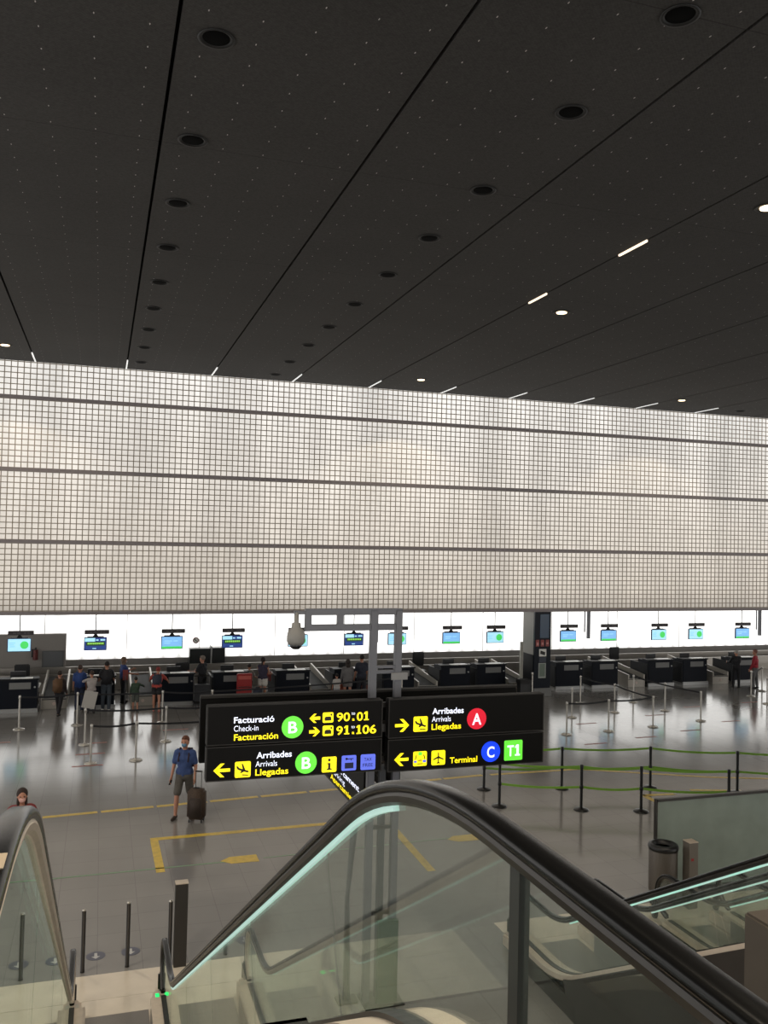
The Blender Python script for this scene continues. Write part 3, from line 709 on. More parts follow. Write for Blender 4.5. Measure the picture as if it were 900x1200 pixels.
YS = 10.4
sp2 = lambda u, v, d: (u, YS-.001-d, v)
def sign_panel(name, x0, x1, z0, z1, label):
    t = thing(name, label, 'sign', (0, 0, 0), 0, 'black illuminated direction signs on the gantry')
    bm = bmesh.new(); bm_box(bm, x0, x1, YS, YS+.13, z0, z1, .008); link('sign_box', bm, SIGNB, t)
    bm = bmesh.new(); e = .012
    for a in ((x0, x1, z1-e, z1), (x0, x1, z0, z0+e), (x0, x0+e, z0+e, z1-e), (x1-e, x1, z0+e, z1-e)): bm_box(bm, a[0], a[1], YS-.006, YS, a[2], a[3])
    link('sign_edge', bm, SIGNE, t); return t
def T(t, s, m, x0, x1, z, cap, bold=True): return text_mesh('lettering', s, m, x0, x1, z, cap, bold, t, sp2, .003)
def one(t, m, x0, x1, z, cap, d=(0, .004)):
    w = x1-x0; b = w*.42; c = x0+w*.52
    poly_mesh('lettering', [[(c-b/2, z), (c+b/2, z), (c+b/2, z+cap), (c-b/2, z+cap)], [(c-b/2, z+cap), (x0, z+cap*.84), (x0, z+cap*.68), (c-b/2, z+cap*.80)],
              [(x0, z), (c-b/2, z), (c-b/2, z+cap*.13), (x0, z+cap*.13)], [(c+b/2, z), (x1, z), (x1, z+cap*.13), (c+b/2, z+cap*.13)]], m, t, sp2, *d)
def arrow(t, x0, x1, z, left, h=.082):
    L = x1-x0; th = .019
    if left: g = lambda p: [(x0+a*L, z+b) for a, b in p]
    else: g = lambda p: [(x1-a*L, z-b) for a, b in p]
    s = h
    polys = [g([(.0, 0), (.42, s), (.66, s), (.24, 0)]), g([(0, 0), (.24, 0), (.66, -s), (.42, -s)]), g([(.16, th), (.16, -th), (1, -th), (1, th)])]
    poly_mesh('arrow', polys, YEL, t, sp2, 0, .004)
def icon(t, x0, x1, z0, z1, m, polys, ink=INK, name='pictogram'):
    a = poly_mesh(name, [rrect(x0, x1, z0, z1, .018)], m, t, sp2, 0, .004)
    w, h = x1-x0, z1-z0
    if polys: poly_mesh('symbol', [[(x0+u*w, z0+v*h) for u, v in p] for p in polys], ink, a, sp2, .004, .008)
    return a
PLANE_DOWN = [[(.1, .72), (.16, .74), (.28, .6), (.86, .4), (.9, .33), (.8, .3), (.2, .5), (.12, .6)], [(.5, .5), (.42, .86), (.5, .86), (.68, .44)], [(.42, .44), (.34, .3), (.4, .28), (.6, .38)], [(.45, .14), (.86, .1), (.86, .16), (.45, .2)]]
PLANE_UP = [[(.47, .12), (.53, .12), (.54, .8), (.5, .95), (.46, .8)], [(.5, .62), (.88, .42), (.88, .34), (.5, .48), (.12, .34), (.12, .42)], [(.5, .24), (.62, .14), (.62, .09), (.5, .14), (.38, .09), (.38, .14)]]
LUG = [[(.18, .2), (.8, .2), (.8, .5), (.7, .6), (.3, .6), (.18, .5)], [(.72, .72), (.8, .66), (.88, .72), (.88, .82), (.8, .88), (.72, .82)]]
s1 = sign_panel('direction_sign', 1.24, 3.415, 3.46, 3.93, 'upper left sign reading Facturació Check-in Facturación B with gate ranges')
T(s1, 'Facturació', WHT, 1.556, 2.041, 3.717, .074); T(s1, 'Check-in', WHT, 1.558, 1.851, 3.618, .072, False); T(s1, 'Facturación', YEL, 1.561, 2.093, 3.512, .076)
a = poly_mesh('green_circle', [circ(2.268, 3.638, .134)], GRN, s1, sp2, 0, .004); text_mesh('lettering', 'B', WHT, 2.215, 2.325, 3.57, .142, True, a, sp2, .008)
arrow(s1, 2.476, 2.61, 3.733, True, .055); arrow(s1, 2.476, 2.61, 3.57, False, .055)
icon(s1, 2.642, 2.777, 3.673, 3.798, YEL, LUG); icon(s1, 2.645, 2.78, 3.511, 3.636, YEL, LUG)
T(s1, '90', YEL, 2.82, 2.99, 3.683, .108); T(s1, '0', YEL, 3.078, 3.157, 3.681, .108); one(s1, YEL, 3.172, 3.235, 3.681, .108); T(s1, '9', YEL, 2.82, 2.9, 3.518, .108); one(s1, YEL, 2.92, 2.985, 3.518, .108); one(s1, YEL, 3.078, 3.14, 3.516, .108); T(s1, '06', YEL, 3.155, 3.335, 3.516, .108)
T(s1, 'to', WHT, 3.01, 3.055, 3.755, .042, False); T(s1, 'a', YEL, 3.018, 3.05, 3.683, .042); T(s1, 'to', WHT, 3.01, 3.055, 3.59, .042, False); T(s1, 'a', YEL, 3.018, 3.05, 3.518, .042)
s2 = sign_panel('direction_sign', 1.24, 3.415, 3.04, 3.445, 'lower left sign reading Arribades Arrivals Llegadas B with yellow and blue pictograms')
arrow(s2, 1.33, 1.525, 3.168, True, .08)
icon(s2, 1.582, 1.77, 3.07, 3.258, YEL, PLANE_DOWN)
T(s2, 'Arribades', WHT, 1.837, 2.266, 3.284, .077); T(s2, 'Arrivals', WHT, 1.827, 2.09, 3.184, .072, False); T(s2, 'Llegadas', YEL, 1.827, 2.229, 3.082, .077)
a = poly_mesh('green_circle', [circ(2.446, 3.20, .134)], GRN, s2, sp2, 0, .004); text_mesh('lettering', 'B', WHT, 2.393, 2.503, 3.13, .142, True, a, sp2, .008)
a = icon(s2, 2.645, 2.831, 3.066, 3.253, YEL, [circ(.5, .8, .09, 12), [(.36, .6), (.36, .53), (.43, .53), (.43, .24), (.34, .24), (.34, .16), (.68, .16), (.68, .24), (.58, .24), (.58, .6)]])
icon(s2, 2.896, 3.085, 3.07, 3.257, PER, [[(.22, .15), (.8, .15), (.8, .52), (.22, .52)], circ(.33, .78, .08, 12), [(.38, .75), (.8, .75), (.8, .8), (.38, .8)], [(.62, .66), (.67, .66), (.67, .76), (.62, .76)]], DBLU)
a = icon(s2, 3.141, 3.333, 3.066, 3.257, PER, [])
text_mesh('lettering', 'TAX', DBLU, 3.185, 3.285, 3.175, .045, False, a, sp2, .008); text_mesh('lettering', 'FREE', DBLU, 3.17, 3.3, 3.105, .045, False, a, sp2, .008)
s3 = sign_panel('direction_sign', 3.495, 5.68, 3.435, 3.93, 'upper right sign reading Arribades Arrivals Llegadas with red A circle')
arrow(s3, 3.584, 3.771, 3.594, False, .08); icon(s3, 3.831, 4.022, 3.505, 3.696, YEL, PLANE_DOWN)
T(s3, 'Arribades', WHT, 4.084, 4.52, 3.718, .077); T(s3, 'Arrivals', WHT, 4.08, 4.342, 3.619, .072, False); T(s3, 'Llegadas', YEL, 4.077, 4.486, 3.52, .077)
a = poly_mesh('red_circle', [circ(4.705, 3.634, .136)], RED, s3, sp2, 0, .004); text_mesh('lettering', 'A', WHT, 4.64, 4.77, 3.56, .15, True, a, sp2, .008)
s4 = sign_panel('direction_sign', 3.495, 5.68, 3.015, 3.42, 'lower right sign reading Terminal with blue C circle and green T1 square')
arrow(s4, 3.584, 3.773, 3.165, True, .08)
a = icon(s4, 3.837, 4.021, 3.07, 3.254, YEL, [[(.12, .45), (.17, .45), (.26, .75), (.2, .75)], [(.83, .45), (.88, .45), (.8, .78), (.74, .75)], [(.36, .36), (.64, .36), (.6, .42), (.4, .42)], [(.32, .13), (.68, .13), (.72, .18), (.28, .18)]])
poly_mesh('green_square', [rrect(3.905, 3.955, 3.205, 3.248, .004)], GRN, a, sp2, .004, .008); poly_mesh('blue_square', [rrect(3.965, 4.012, 3.115, 3.145, .004), rrect(3.845, 3.885, 3.115, 3.14, .004)], PER, a, sp2, .004, .008)
icon(s4, 4.085, 4.273, 3.068, 3.253, YEL, PLANE_UP)
T(s4, 'Terminal', YEL, 4.338, 4.723, 3.08, .077)
a = poly_mesh('blue_circle', [circ(4.914, 3.197, .134)], BLU, s4, sp2, 0, .004); text_mesh('lettering', 'C', WHT, 4.86, 4.965, 3.125, .145, True, a, sp2, .008)
a = icon(s4, 5.108, 5.373, 3.066, 3.329, GRN, []); text_mesh('lettering', 'T', WHT, 5.15, 5.245, 3.125, .145, True, a, sp2, .008); one(a, WHT, 5.265, 5.335, 3.125, .145, (.004, .008))
# signs facing back on the other side
for (x0, x1, l) in ((1.22, 3.40, 'left rear-facing black sign box behind the Facturació sign'), (3.5, 5.55, 'right rear-facing black sign box behind the Arribades sign')):
    t = thing('rear_sign_box', l, 'sign'); box('sign_box', x0, x1, 10.95, 11.05, 3.12, 3.95, SIGNB, t, .008); box('sign_edge', x0, x1, 10.93, 10.95, 3.92, 3.95, SIGNE, t)
# side sign
XS = 3.36
ss = thing('side_sign', 'black sign at right angles below the Arribades sign with yellow and white lettering', 'sign')
box('sign_box', XS, XS+.1, 10.95, 14.2, 2.3, 3.15, SIGNB, ss, .008)
box('sign_edge', XS-.01, XS, 10.95, 14.2, 2.3, 2.33, SIGNE, ss)
sp3 = lambda u, v, d: (XS-.003-d, 13.0-u, v)
text_mesh('lettering', 'Aparcament', WHT, .5, 1.85, 2.56, .085, True, ss, sp3, .003)
text_mesh('lettering', 'Parking', WHT, .42, 1.15, 2.45, .075, False, ss, sp3, .003)
text_mesh('lettering', 'Aparcamiento', YEL, .36, 1.85, 2.345, .08, True, ss, sp3, .003)
for k in range(3):
    a = poly_mesh('pictogram', [rrect(-.62+.3*k, -.36+.3*k, 2.36, 2.62, .03)], YEL, ss, sp3, 0, .004)
    poly_mesh('symbol', [rrect(-.55+.3*k, -.43+.3*k, 2.41, 2.51, .03), circ(-.49+.3*k, 2.57, .03, 10)], INK, a, sp3, .004, .008)
s5 = thing('angled_sign_back', 'dark steel sign frame behind the gantry posts at right angles', 'sign frame')
box('sign_box', 3.78, 3.86, 10.95, 13.6, 2.5, 3.1, SIGNB, s5); box('frame_bar', 3.76, 3.79, 10.95, 13.6, 2.62, 2.67, mat('frame_brown', (74, 66, 60), .5), s5); box('frame_bar', 3.76, 3.79, 10.95, 13.6, 2.86, 2.9, MATS['frame_brown'], s5)

# ---------------------------------------------------------------- stanchions
def stanchion_proto(m, name, group, black=False):
    t = thing(name, 'x', 'stanchion', (0, 0, 0), 0, group)
    bm = bmesh.new(); bm_lathe(bm, [(.17, 0), (.172, .012), (.15, .03), (.05, .045), (.03, .06)], 24); link('base', bm, m, t, True)
    bm = bmesh.new(); bm_cyl(bm, (0, 0, .04), (0, 0, .93), .027 if not black else .032, seg=14); link('post', bm, m, t)
    bm = bmesh.new(); bm_lathe(bm, [(.031, .90), (.036, .91), (.036, .985), (.03, 1.0), (.001, 1.002)], 14); link('belt_cassette', bm, DPLAS if black else m, t, True)
    if black:
        bm = bmesh.new(); bm_lathe(bm, [(.034, .46), (.042, .47), (.042, .54), (.034, .55)], 14); link('lower_cassette', bm, DPLAS, t, True)
    return t
silver = [(-2.17, 27.78, 'in front of the first counter at far left'), (-.56, 28.02, 'behind the tilted notice, left one of the pair'), (-.29, 25.45, 'directly below the tilted pale notice'),
 (-.11, 23.4, 'nearest on the left, first in the front belt row'), (1.0, 23.49, 'second in the front belt row, left of the walking man'), (1.88, 25.37, 'behind the head of the walking man'),
 (1.94, 27.85, 'in front of the third counter'), (3.44, 27.66, 'just left above the overhead sign'), (15.18, 25.85, 'right of overhead sign in the second row'), (16.82, 28.06, 'in front of the counter right of the pillar'),
 (13.71, 23.64, 'nearest on the right beside the overhead sign'), (15.27, 23.77, 'second in the front row right of the sign'), (17.12, 26.3, 'behind the second one of the front right row'), (18.9, 27.81, 'before the eleventh counter'),
 (17.06, 24.0, 'at the corner of the front right belt'), (19.1, 26.19, 'just behind the corner of the right belt'), (19.25, 24.45, 'at the end of the right belt row'), (24.34, 27.95, 'in front of the last counter at right'),
 (25.65, 28.83, 'at right edge beside the traveller in red'), (23.82, 26.5, 'at the right edge of view, nearest there'), (15.4, 29.1, 'left of the pillar foot'), (10.25, 29.1, 'behind the gantry posts'), (3.25, 23.5, 'hidden at the left end of the overhead sign'), (3.4, 25.4, 'in the middle row behind the overhead sign')]
sv = stanchion_proto(CHROME, 'belt_stanchion', 'silver belt stanchions')
for i, (x, y, l) in enumerate(silver):
    lab = 'silver belt stanchion ' + l
    if i == 0: sv.location = (x, y, 0); sv['label'] = lab
    else: dup(sv, (x, y, 0), 0, lab)
black = [(8.81, 18.98, 'left one in the rear row, below the blue C'), (8.6, 17.7, 'left one in the front row, under the sign'), (10.68, 18.6, 'rear row, first right of the sign'), (10.28, 17.04, 'front row, first right of the sign'),
 (11.53, 16.61, 'front row, second right of the sign'), (12.85, 18.15, 'rear row, second right of the sign'), (14.68, 17.28, 'rear row, behind the partition at right'), (13.31, 15.93, 'front row, behind the partition')]
bs = stanchion_proto(BPOST, 'belt_stanchion', 'black stanchions with green belts', True)
for i, (x, y, l) in enumerate(black):
    lab = 'black stanchion with green belts, ' + l
    if i == 0: bs.location = (x, y, 0); bs['label'] = lab
    else: dup(bs, (x, y, 0), 0, lab)
def belt(p, q, z, m, label, group, sag=.03, w=.025):
    bm = bmesh.new(); N = 8; P, Q = Vector((*p, z)), Vector((*q, z)); d = (Q-P).normalized(); P = P+d*.045; Q = Q-d*.045
    nrm = Vector((-d.y, d.x, 0))*.003; rings = []
    for i in range(N+1):
        t = i/N; c = P.lerp(Q, t)-Vector((0, 0, sag*4*t*(1-t)))
        rings.append([bm.verts.new(c+nrm+Vector((0, 0, w))), bm.verts.new(c-nrm+Vector((0, 0, w))), bm.verts.new(c-nrm-Vector((0, 0, w))), bm.verts.new(c+nrm-Vector((0, 0, w)))])
    for a, b_ in zip(rings, rings[1:]):
        for i in range(4): bm.faces.new((a[i], a[(i+1) % 4], b_[(i+1) % 4], b_[i]))
    bm.faces.new(rings[0][::-1]); bm.faces.new(rings[-1])
    tag(link('barrier_belt', bm, m), label, 'barrier belt', group)
S = [(a, b_) for a, b_, _ in silver]; B = [(a, b_) for a, b_, _ in black]
GB, GS = 'green barrier belts', 'black barrier belts'
for i, j, l in ((3, 4, 'in the front row at left'), (4, 22, 'in front row passing behind the walking man'), (2, 5, 'in the middle row at left'), (5, 23, 'in middle row running behind the overhead sign'), (0, 1, 'in the rear row at far left'), (1, 6, 'in the rear row before the second counter'), (6, 7, 'in the rear row before the third counter'), (7, 21, 'in the rear row passing the red stand'),
              (10, 11, 'in the front right row by the sign'), (11, 14, 'in the front right row toward the corner'), (14, 12, 'running back from the right corner'), (12, 9, 'running back to the counter right of pillar'), (13, 16, 'slanting before the twelfth counter'), (18, 17, 'at the right edge before the last counter')):
    belt(S[i], S[j], .95, TAPEB, 'black barrier belt '+l, GS, .04)
for z, h in ((.95, 'upper'), (.5, 'lower')):
    for i, j, l in ((0, 2, 'in rear row behind the sign edge'), (2, 5, 'in the rear row, middle span'), (5, 6, 'in the rear row toward the partition'), (1, 3, 'in front row at the sign edge'), (3, 4, 'in the front row, middle span'), (4, 7, 'in the front row, running behind the partition')):
        belt(B[i], B[j], z, TAPEG, '%s green barrier belt %s' % (h, l), GB, .04)
    belt(B[6], (17.5, 16.3), z, TAPEG, '%s green barrier belt leaving the right edge of view' % h, GB, .04)
ntc = thing('notice_holder', 'tilted pale notice board on a stanchion at the left', 'notice', (-.29, 25.40, 0)); bm = bmesh.new(); bm_box(bm, -.13, .22, -.01, .01, 1.03, 1.5)
bmesh.ops.rotate(bm, verts=bm.verts, cent=(0, 0, 1.0), matrix=Matrix.Rotation(.2, 3, 'Y')); link('board', bm, mat('notice_pale', (170, 166, 160), .5), ntc); cyl('stem', (0, 0, .98), (0, 0, 1.1), .015, CHROME, ntc)

# ---------------------------------------------------------------- floor markings
def tapeline(pts, w, m, name, label, group='floor markings'):
    bm = bmesh.new()
    for (p, q) in pts:
        P, Q = Vector((*p, 0)), Vector((*q, 0)); d = (Q-P).normalized(); n_ = Vector((-d.y, d.x, 0))*w/2
        a = [P+n_, Q+n_, Q-n_, P-n_]
        lo = [bm.verts.new(v_+Vector((0, 0, .0005))) for v_ in a]; hi = [bm.verts.new(v_+Vector((0, 0, .003))) for v_ in a]
        bm.faces.new(hi)
        for i in range(4): bm.faces.new((lo[i], lo[(i+1) % 4], hi[(i+1) % 4], hi[i]))
    return tag(link(name, bm, m), label, 'floor marking', group)
tapeline([((-1.0+i*1.15, 19.31+.09*i), (-1.0+i*1.15+1.08, 19.31+.09*i+.085)) for i in range(9)], .13, YTAPE, 'floor_tape', 'worn yellow dashed line passing the feet of the walking man')
tapeline([((9.5, 20.1), (12.0, 20.05)), ((12.0, 20.05), (14.9, 18.6)), ((14.9, 18.6), (17, 17.9))], .12, YTAPE, 'floor_tape', 'thin yellow line behind the black stanchions at right')
tapeline([((1.06, 17.45), (5.2, 17.52))], .15, YTAPE, 'floor_tape', 'long yellow arm of the corner mark below the walking man')
tapeline([((1.13, 17.38), (1.15, 15.75))], .15, YTAPE, 'floor_tape', 'short yellow arm of the corner mark toward the escalator')
tapeline([((5.85, 17.2), (5.79, 14.6))], .15, YTAPE, 'floor_tape', 'yellow line seen through the escalator glass')
tapeline([((12.3, 17.7), (12.32, 16.9)), ((12.3, 17.65), (13.1, 17.55))], .14, YTAPE, 'floor_tape', 'yellow corner mark between the black stanchions')
tapeline([((13.7, 17.75), (14.9, 17.4))], .12, YTAPE, 'floor_tape', 'short yellow dash near the right end of the partition')
tapeline([((-.65, 15.92), (2.35, 15.95))], .045, GTAPE, 'floor_tape', 'thin pale green line across the grey floor')
tapeline([((3.0, 15.97), (7.0, 16.1))], .03, GTAPE, 'floor_tape', 'thin pale green line beyond the arrow badge')
for x, y, l in ((2.6, 16.0, 'yellow arrow shaped badge on the floor right of the corner mark'), (7.05, 16.02, 'yellow arrow shaped badge seen through the escalator glass')):
    bm = bmesh.new(); sh = [(-.38, 0), (-.2, .16), (.3, .17), (.3, -.17), (-.2, -.16)]
    lo = [bm.verts.new((x+a, y+b_, .001)) for a, b_ in sh]; hi = [bm.verts.new((x+a, y+b_, .004)) for a, b_ in sh]; bm.faces.new(hi)
    for i in range(5): bm.faces.new((lo[i], lo[(i+1) % 5], hi[(i+1) % 5], hi[i]))
    tag(link('floor_badge', bm, YTAPE), l, 'floor marking', 'floor badges')
for x, y, l in ((.09, 12.92, 'round bluish floor sticker with white arrow behind the left bollard'), (.56, 12.93, 'round bluish floor sticker with white arrow behind the middle bollard'), (-.42, 12.85, 'round floor sticker with white arrow seen through left glass')):
    o = thing('floor_sticker', l, 'floor sticker', (x, y, 0), 0, 'round floor stickers'); bm = bmesh.new(); bm_cyl(bm, (0, 0, .001), (0, 0, .003), .13, seg=24); link('disc', bm, mat('sticker_blue', (92, 94, 108), .5), o)
    poly_mesh('arrow', [[(0, -.09), (.06, -.02), (-.06, -.02)], [(-.02, -.02), (.02, -.02), (.02, .08), (-.02, .08)]], mat('sticker_white', (190, 190, 190), .5), o, lambda u, v, d: (u, v, .003+d), 0, .001)
for i, (x, y, l) in enumerate(((-.45, 25.6, 'behind the notice stanchion'), (-.5, 24.4, 'left of the front belt row'), (-.55, 23.2, 'before the nearest left stanchion'), (1.9, 26.8, 'behind the walking man'), (-3.0, 26.2, 'at the far left edge'), (13.6, 22.4, 'right of the overhead sign, nearest'), (15.6, 22.8, 'before the front right belt'), (17.6, 23.3, 'right of the front belt corner'), (14.8, 24.9, 'between the right belt rows'), (17.9, 25.6, 'beside the corner stanchion'), (20.2, 26.6, 'before the thirteenth counter'), (23.0, 26.9, 'toward the right edge'), (19.9, 24.2, 'right of the end stanchion'))):
    tapeline([((x, y), (x+.75, y+.03))], .09, RTAPE, 'floor_tape', 'short faded red dash '+l, 'faded red waiting dashes')

# ---------------------------------------------------------------- people
SKIN = mat('skin', (176, 124, 100), .55, bump=.02, bscale=60)
def remesh(name, caps, vox, m, parent, extra=None, smooth=4):
    """union of tapered capsules -> one continuous surface"""
    bm = bmesh.new()
    for (p, q, r0, r1) in caps:
        p, q = Vector(p), Vector(q)
        if (q-p).length > 1e-4: bm_cyl(bm, p, q, r0, r1, 14)
        bmesh.ops.create_icosphere(bm, subdivisions=2, radius=r0, matrix=Matrix.Translation(p)); bmesh.ops.create_icosphere(bm, subdivisions=2, radius=r1, matrix=Matrix.Translation(q))
    for (c, r, sc) in (extra or []): bm_sphere(bm, c, r, sc, 16)
    me = bpy.data.meshes.new('tmp'); bm.to_mesh(me); bm.free()
    o = bpy.data.objects.new('tmp', me); C.objects.link(o)
    md = o.modifiers.new('r', 'REMESH'); md.mode = 'VOXEL'; md.voxel_size = vox
    ms = o.modifiers.new('s', 'SMOOTH'); ms.iterations = smooth; ms.factor = .5
    dg = bpy.context.evaluated_depsgraph_get(); dg.update()
    me2 = bpy.data.meshes.new_from_object(o.evaluated_get(dg)); bpy.data.objects.remove(o); bpy.data.meshes.remove(me)
    for p in me2.polygons: p.use_smooth = True
    me2.materials.clear(); me2.materials.append(m)
    ob = bpy.data.objects.new(name, me2); C.objects.link(ob); ob.parent = parent; return ob
def person(label, loc, rz, H=1.72, arms=((10, 8, 15), (10, 8, 15)), legs=((5, 0), (-5, 0)), lean=0, shirt=(60, 80, 130), sleeve='short', bottom='long', bcol=(30, 30, 34), hair='short', hcol=(40, 28, 22),
           shoe=(30, 28, 28), mask=None, bag=None, vox=.011, turn=0, hair_len=.25):
    """faces -Y at rz=0. arms: (forward deg, outward deg, elbow bend) for its left(+x) and right(-x); legs: (thigh fwd, knee bend)"""
    t = thing('person', label, 'person', loc, rz, 'travellers and staff in the hall')
    H *= .91 if loc[1] > 28 else 1
    k = H/1.75; r_ = math.radians; V = Vector
    hip = V((0, 0, .93))*k
    def up(d): return hip+V((0, -math.sin(r_(lean))*d, math.cos(r_(lean))*d))*k
    chest, shz, neck = up(.34), up(.48), up(.55)
    head = up(.70)+V((0, -.02*k, 0))
    caps = [(hip+V((-.07, 0, .02))*k, hip+V((.07, 0, .02))*k, .105*k, .105*k), (hip, up(.2), .12*k, .115*k), (up(.2)+V((-.03, 0, 0)), chest+V((-.08*k, 0, 0)), .105*k, .11*k), (up(.2)+V((.03, 0, 0)), chest+V((.08*k, 0, 0)), .105*k, .11*k),
            (chest, up(.42), .12*k, .10*k), (shz+V((-.15*k, 0, 0)), shz+V((.15*k, 0, 0)), .058*k, .058*k), (shz, neck+V((0, -.01, .05))*1, .06*k, .052*k)]
    ext = [(head, .098*k, (.82, .98, 1.22)), (head+V((0, -.045, -.065))*k, .055*k, (1, 1, .9)), (head+V((0, -.098, -.01))*k, .018*k, (.8, 1, 1.5)), (head+V((.082, .0, -.01))*k, .024*k, (.4, .8, 1.3)), (head+V((-.082, 0, -.01))*k, .024*k, (.4, .8, 1.3))]
    aj = []
    for s, (fw, ow, bd) in zip((1, -1), arms):
        sh = shz+V((s*.175*k, 0, -.01)); d1 = V((s*math.sin(r_(ow)), -math.sin(r_(fw))*math.cos(r_(ow)), -math.cos(r_(fw))*math.cos(r_(ow))))
        el = sh+d1*.285*k; f2 = fw+bd; d2 = V((s*math.sin(r_(ow*.4)), -math.sin(r_(f2)), -math.cos(r_(f2)))).normalized(); wr = el+d2*.25*k
        caps += [(sh, el, .05*k, .04*k), (el, wr, .04*k, .026*k)]
        side = V((1, 0, 0)) if abs(d2.x) < .9 else V((0, 1, 0)); acr = d2.cross(side).normalized()   # fingers spread in front-back plane
        pm = wr+d2*.085*k; caps.append((wr, pm, .028*k, .03*k)); caps.append((wr+d2*.05*k+acr*.018*k, pm+acr*.02*k, .02*k, .018*k))
        for j in range(4):
            ln = (.062, .075, .07, .055)[j]*k; b0 = pm+acr*(.028-.019*j)*k; b1 = b0+d2*ln*.55; b2 = b1+(d2*.75-V((s*.6, 0, 0))*.8).normalized()*ln*.5
            caps += [(b0, b1, .0095*k, .009*k), (b1, b2, .009*k, .0075*k)]
        th0 = wr+d2*.035*k+acr*.03*k; caps.append((th0, th0+(d2+acr*.8).normalized()*.06*k, .011*k, .009*k))
        aj.append((sh, el, wr, d2, pm))
    lj = []
    for s, (tf, kb) in zip((1, -1), legs):
        hj = hip+V((s*.09*k, 0, -.02)); d1 = V((s*.03, -math.sin(r_(tf)), -math.cos(r_(tf)))); kn = hj+d1*.43*k
        sf = tf-kb; d2 = V((0, -math.sin(r_(sf)), -math.cos(r_(sf)))); an = kn+d2*.40*k
        pitch = max(0, kb-abs(tf))*.5; fd = V((s*.12, -math.cos(r_(pitch)), -math.sin(r_(pitch)))).normalized()
        caps += [(hj, kn, .078*k, .052*k), (kn, kn+d2*.14*k, .052*k, .052*k), (kn+d2*.14*k, an, .052*k, .034*k), (an+V((0, .03*k, -.03*k)), an+fd*.14*k+V((0, 0, -.045*k)), .034*k, .028*k)]
        lj.append((hj, kn, an, d2, fd))
    zmin = min(an.z-.045*k+min(0, fd.z*.14*k) for (_, _, an, _, fd) in lj)-.034*k
    dz = V((0, 0, -zmin))
    caps = [(a+dz, b_+dz, r0, r1) for a, b_, r0, r1 in caps]; ext = [(c+dz, r, sc) for c, r, sc in ext]
    body = remesh('body', caps, vox, SKIN, t, ext, 3)
    cm = lambda nm, c: mat('%s_%d_%d_%d' % ((nm,)+tuple(c)), c, .8, bump=.2, bscale=30, var=.1)
    D = lambda v_: v_+dz
    e = .014*k
    sc_ = [(D(hip+V((-.07, 0, .06))*k), D(hip+V((.07, 0, .06))*k), .115*k+e, .115*k+e), (D(hip), D(up(.2)), .13*k, .125*k+e), (D(up(.2)+V((-.03, 0, 0))), D(chest+V((-.08*k, 0, 0))), .11*k+e, .112*k+e), (D(up(.2)+V((.03, 0, 0))), D(chest+V((.08*k, 0, 0))), .11*k+e, .112*k+e),
           (D(shz+V((-.15*k, 0, 0))), D(shz+V((.15*k, 0, 0))), .06*k+e, .06*k+e), (D(chest), D(shz), .12*k+e, .075*k+e)]
    for sh, el, wr, d2, pm in aj:
        if sleeve == 'short': sc_.append((D(sh), D(sh.lerp(el, .72)), .056*k+e, .052*k+e))
        elif sleeve == 'long': sc_ += [(D(sh), D(el), .056*k+e, .046*k+e), (D(el), D(wr), .044*k+e, .03*k+e)]
    remesh('shirt', sc_, .014, cm('cloth', shirt), t, None, 3)
    pc = [(D(hip+V((-.07, 0, .0))*k), D(hip+V((.07, 0, .0))*k), .112*k+e, .112*k+e)]
    for hj, kn, an, d2, fd in lj:
        if bottom == 'long': pc += [(D(hj), D(kn), .082*k+e, .058*k+e), (D(kn), D(an-d2*.03), .058*k+e, .046*k+e)]
        elif bottom == 'short': pc += [(D(hj), D(hj.lerp(kn, .86)), .085*k+e, .072*k+e)]
        elif bottom == 'mini': pc += [(D(hj), D(hj.lerp(kn, .4)), .09*k+e, .09*k+e)]
    remesh('trousers' if bottom == 'long' else 'shorts', pc, .014, cm('cloth', bcol), t, None, 3)
    for hj, kn, an, d2, fd in lj:
        remesh('shoe', [(D(an+V((0, .035*k, -.035*k))), D(an+fd*.15*k+V((0, 0, -.05*k))), .042*k, .036*k)], .009, cm('leather', shoe), t, None, 2)
    hc = cm('hair', hcol); h = D(head)
    if hair == 'short': hx = [(h+V((0, .025, .04))*1, .098*k, (.9, .96, 1.0)), (h+V((0, -.03, .085)), .06*k, (1.1, .9, .6))]
    else: hx = [(h+V((0, .025, .035)), .104*k, (.95, 1.0, 1.08)), (h+V((0, .05, -.09*hair_len/.25)), .085*k, (1.05, .55, 1.1*hair_len/.25)), (h+V((.06, .0, -.08)), .05*k, (.6, .8, 2)), (h+V((-.06, .0, -.08)), .05*k, (.6, .8, 2))]
    if hair == 'tail': hx = [(h+V((0, .025, .035)), .104*k, (.9, .98, 1.0)), (h+V((0, .12, -.07)), .035*k, (1, 1, 3))]
    remesh('hair', [], .008, hc, t, hx, 1)
    for s in (1, -1):
        bm = bmesh.new(); bm_sphere(bm, h+V((s*.032, -.088, .012))*1, .011*k, (1.2, .7, .8), 8); link('eye', bm, INK, t, True)
    if mask: remesh('face_mask', [], .006, cm('mask', mask), t, [(h+V((0, -.062, -.045)), .058*k, (1.02, .95, .85))], 1)
    if bag == 'backpack' or isinstance(bag, tuple):
        c = D(chest)+V((0, .2*k, -.02)); bm = bmesh.new(); bm_box(bm, c.x-.15, c.x+.15, c.y-.08, c.y+.08, c.z-.24, c.z+.2, .05)
        bcol_ = bag if isinstance(bag, tuple) else (40, 30, 36)
        bp = link('backpack', bm, cm('nylon', bcol_), t, True)
        remesh('strap', [(D(shz+V((s*.1, .08, .03))), D(shz+V((s*.1, -.02, .085))), .022, .022) for s in (1, -1)]+[(D(shz+V((s*.1, -.02, .075))), D(chest+V((s*.105, -.13, -.03))), .02, .02) for s in (1, -1)], .012, cm('nylon', bcol_), bp, None, 1)
    return t, aj, dz
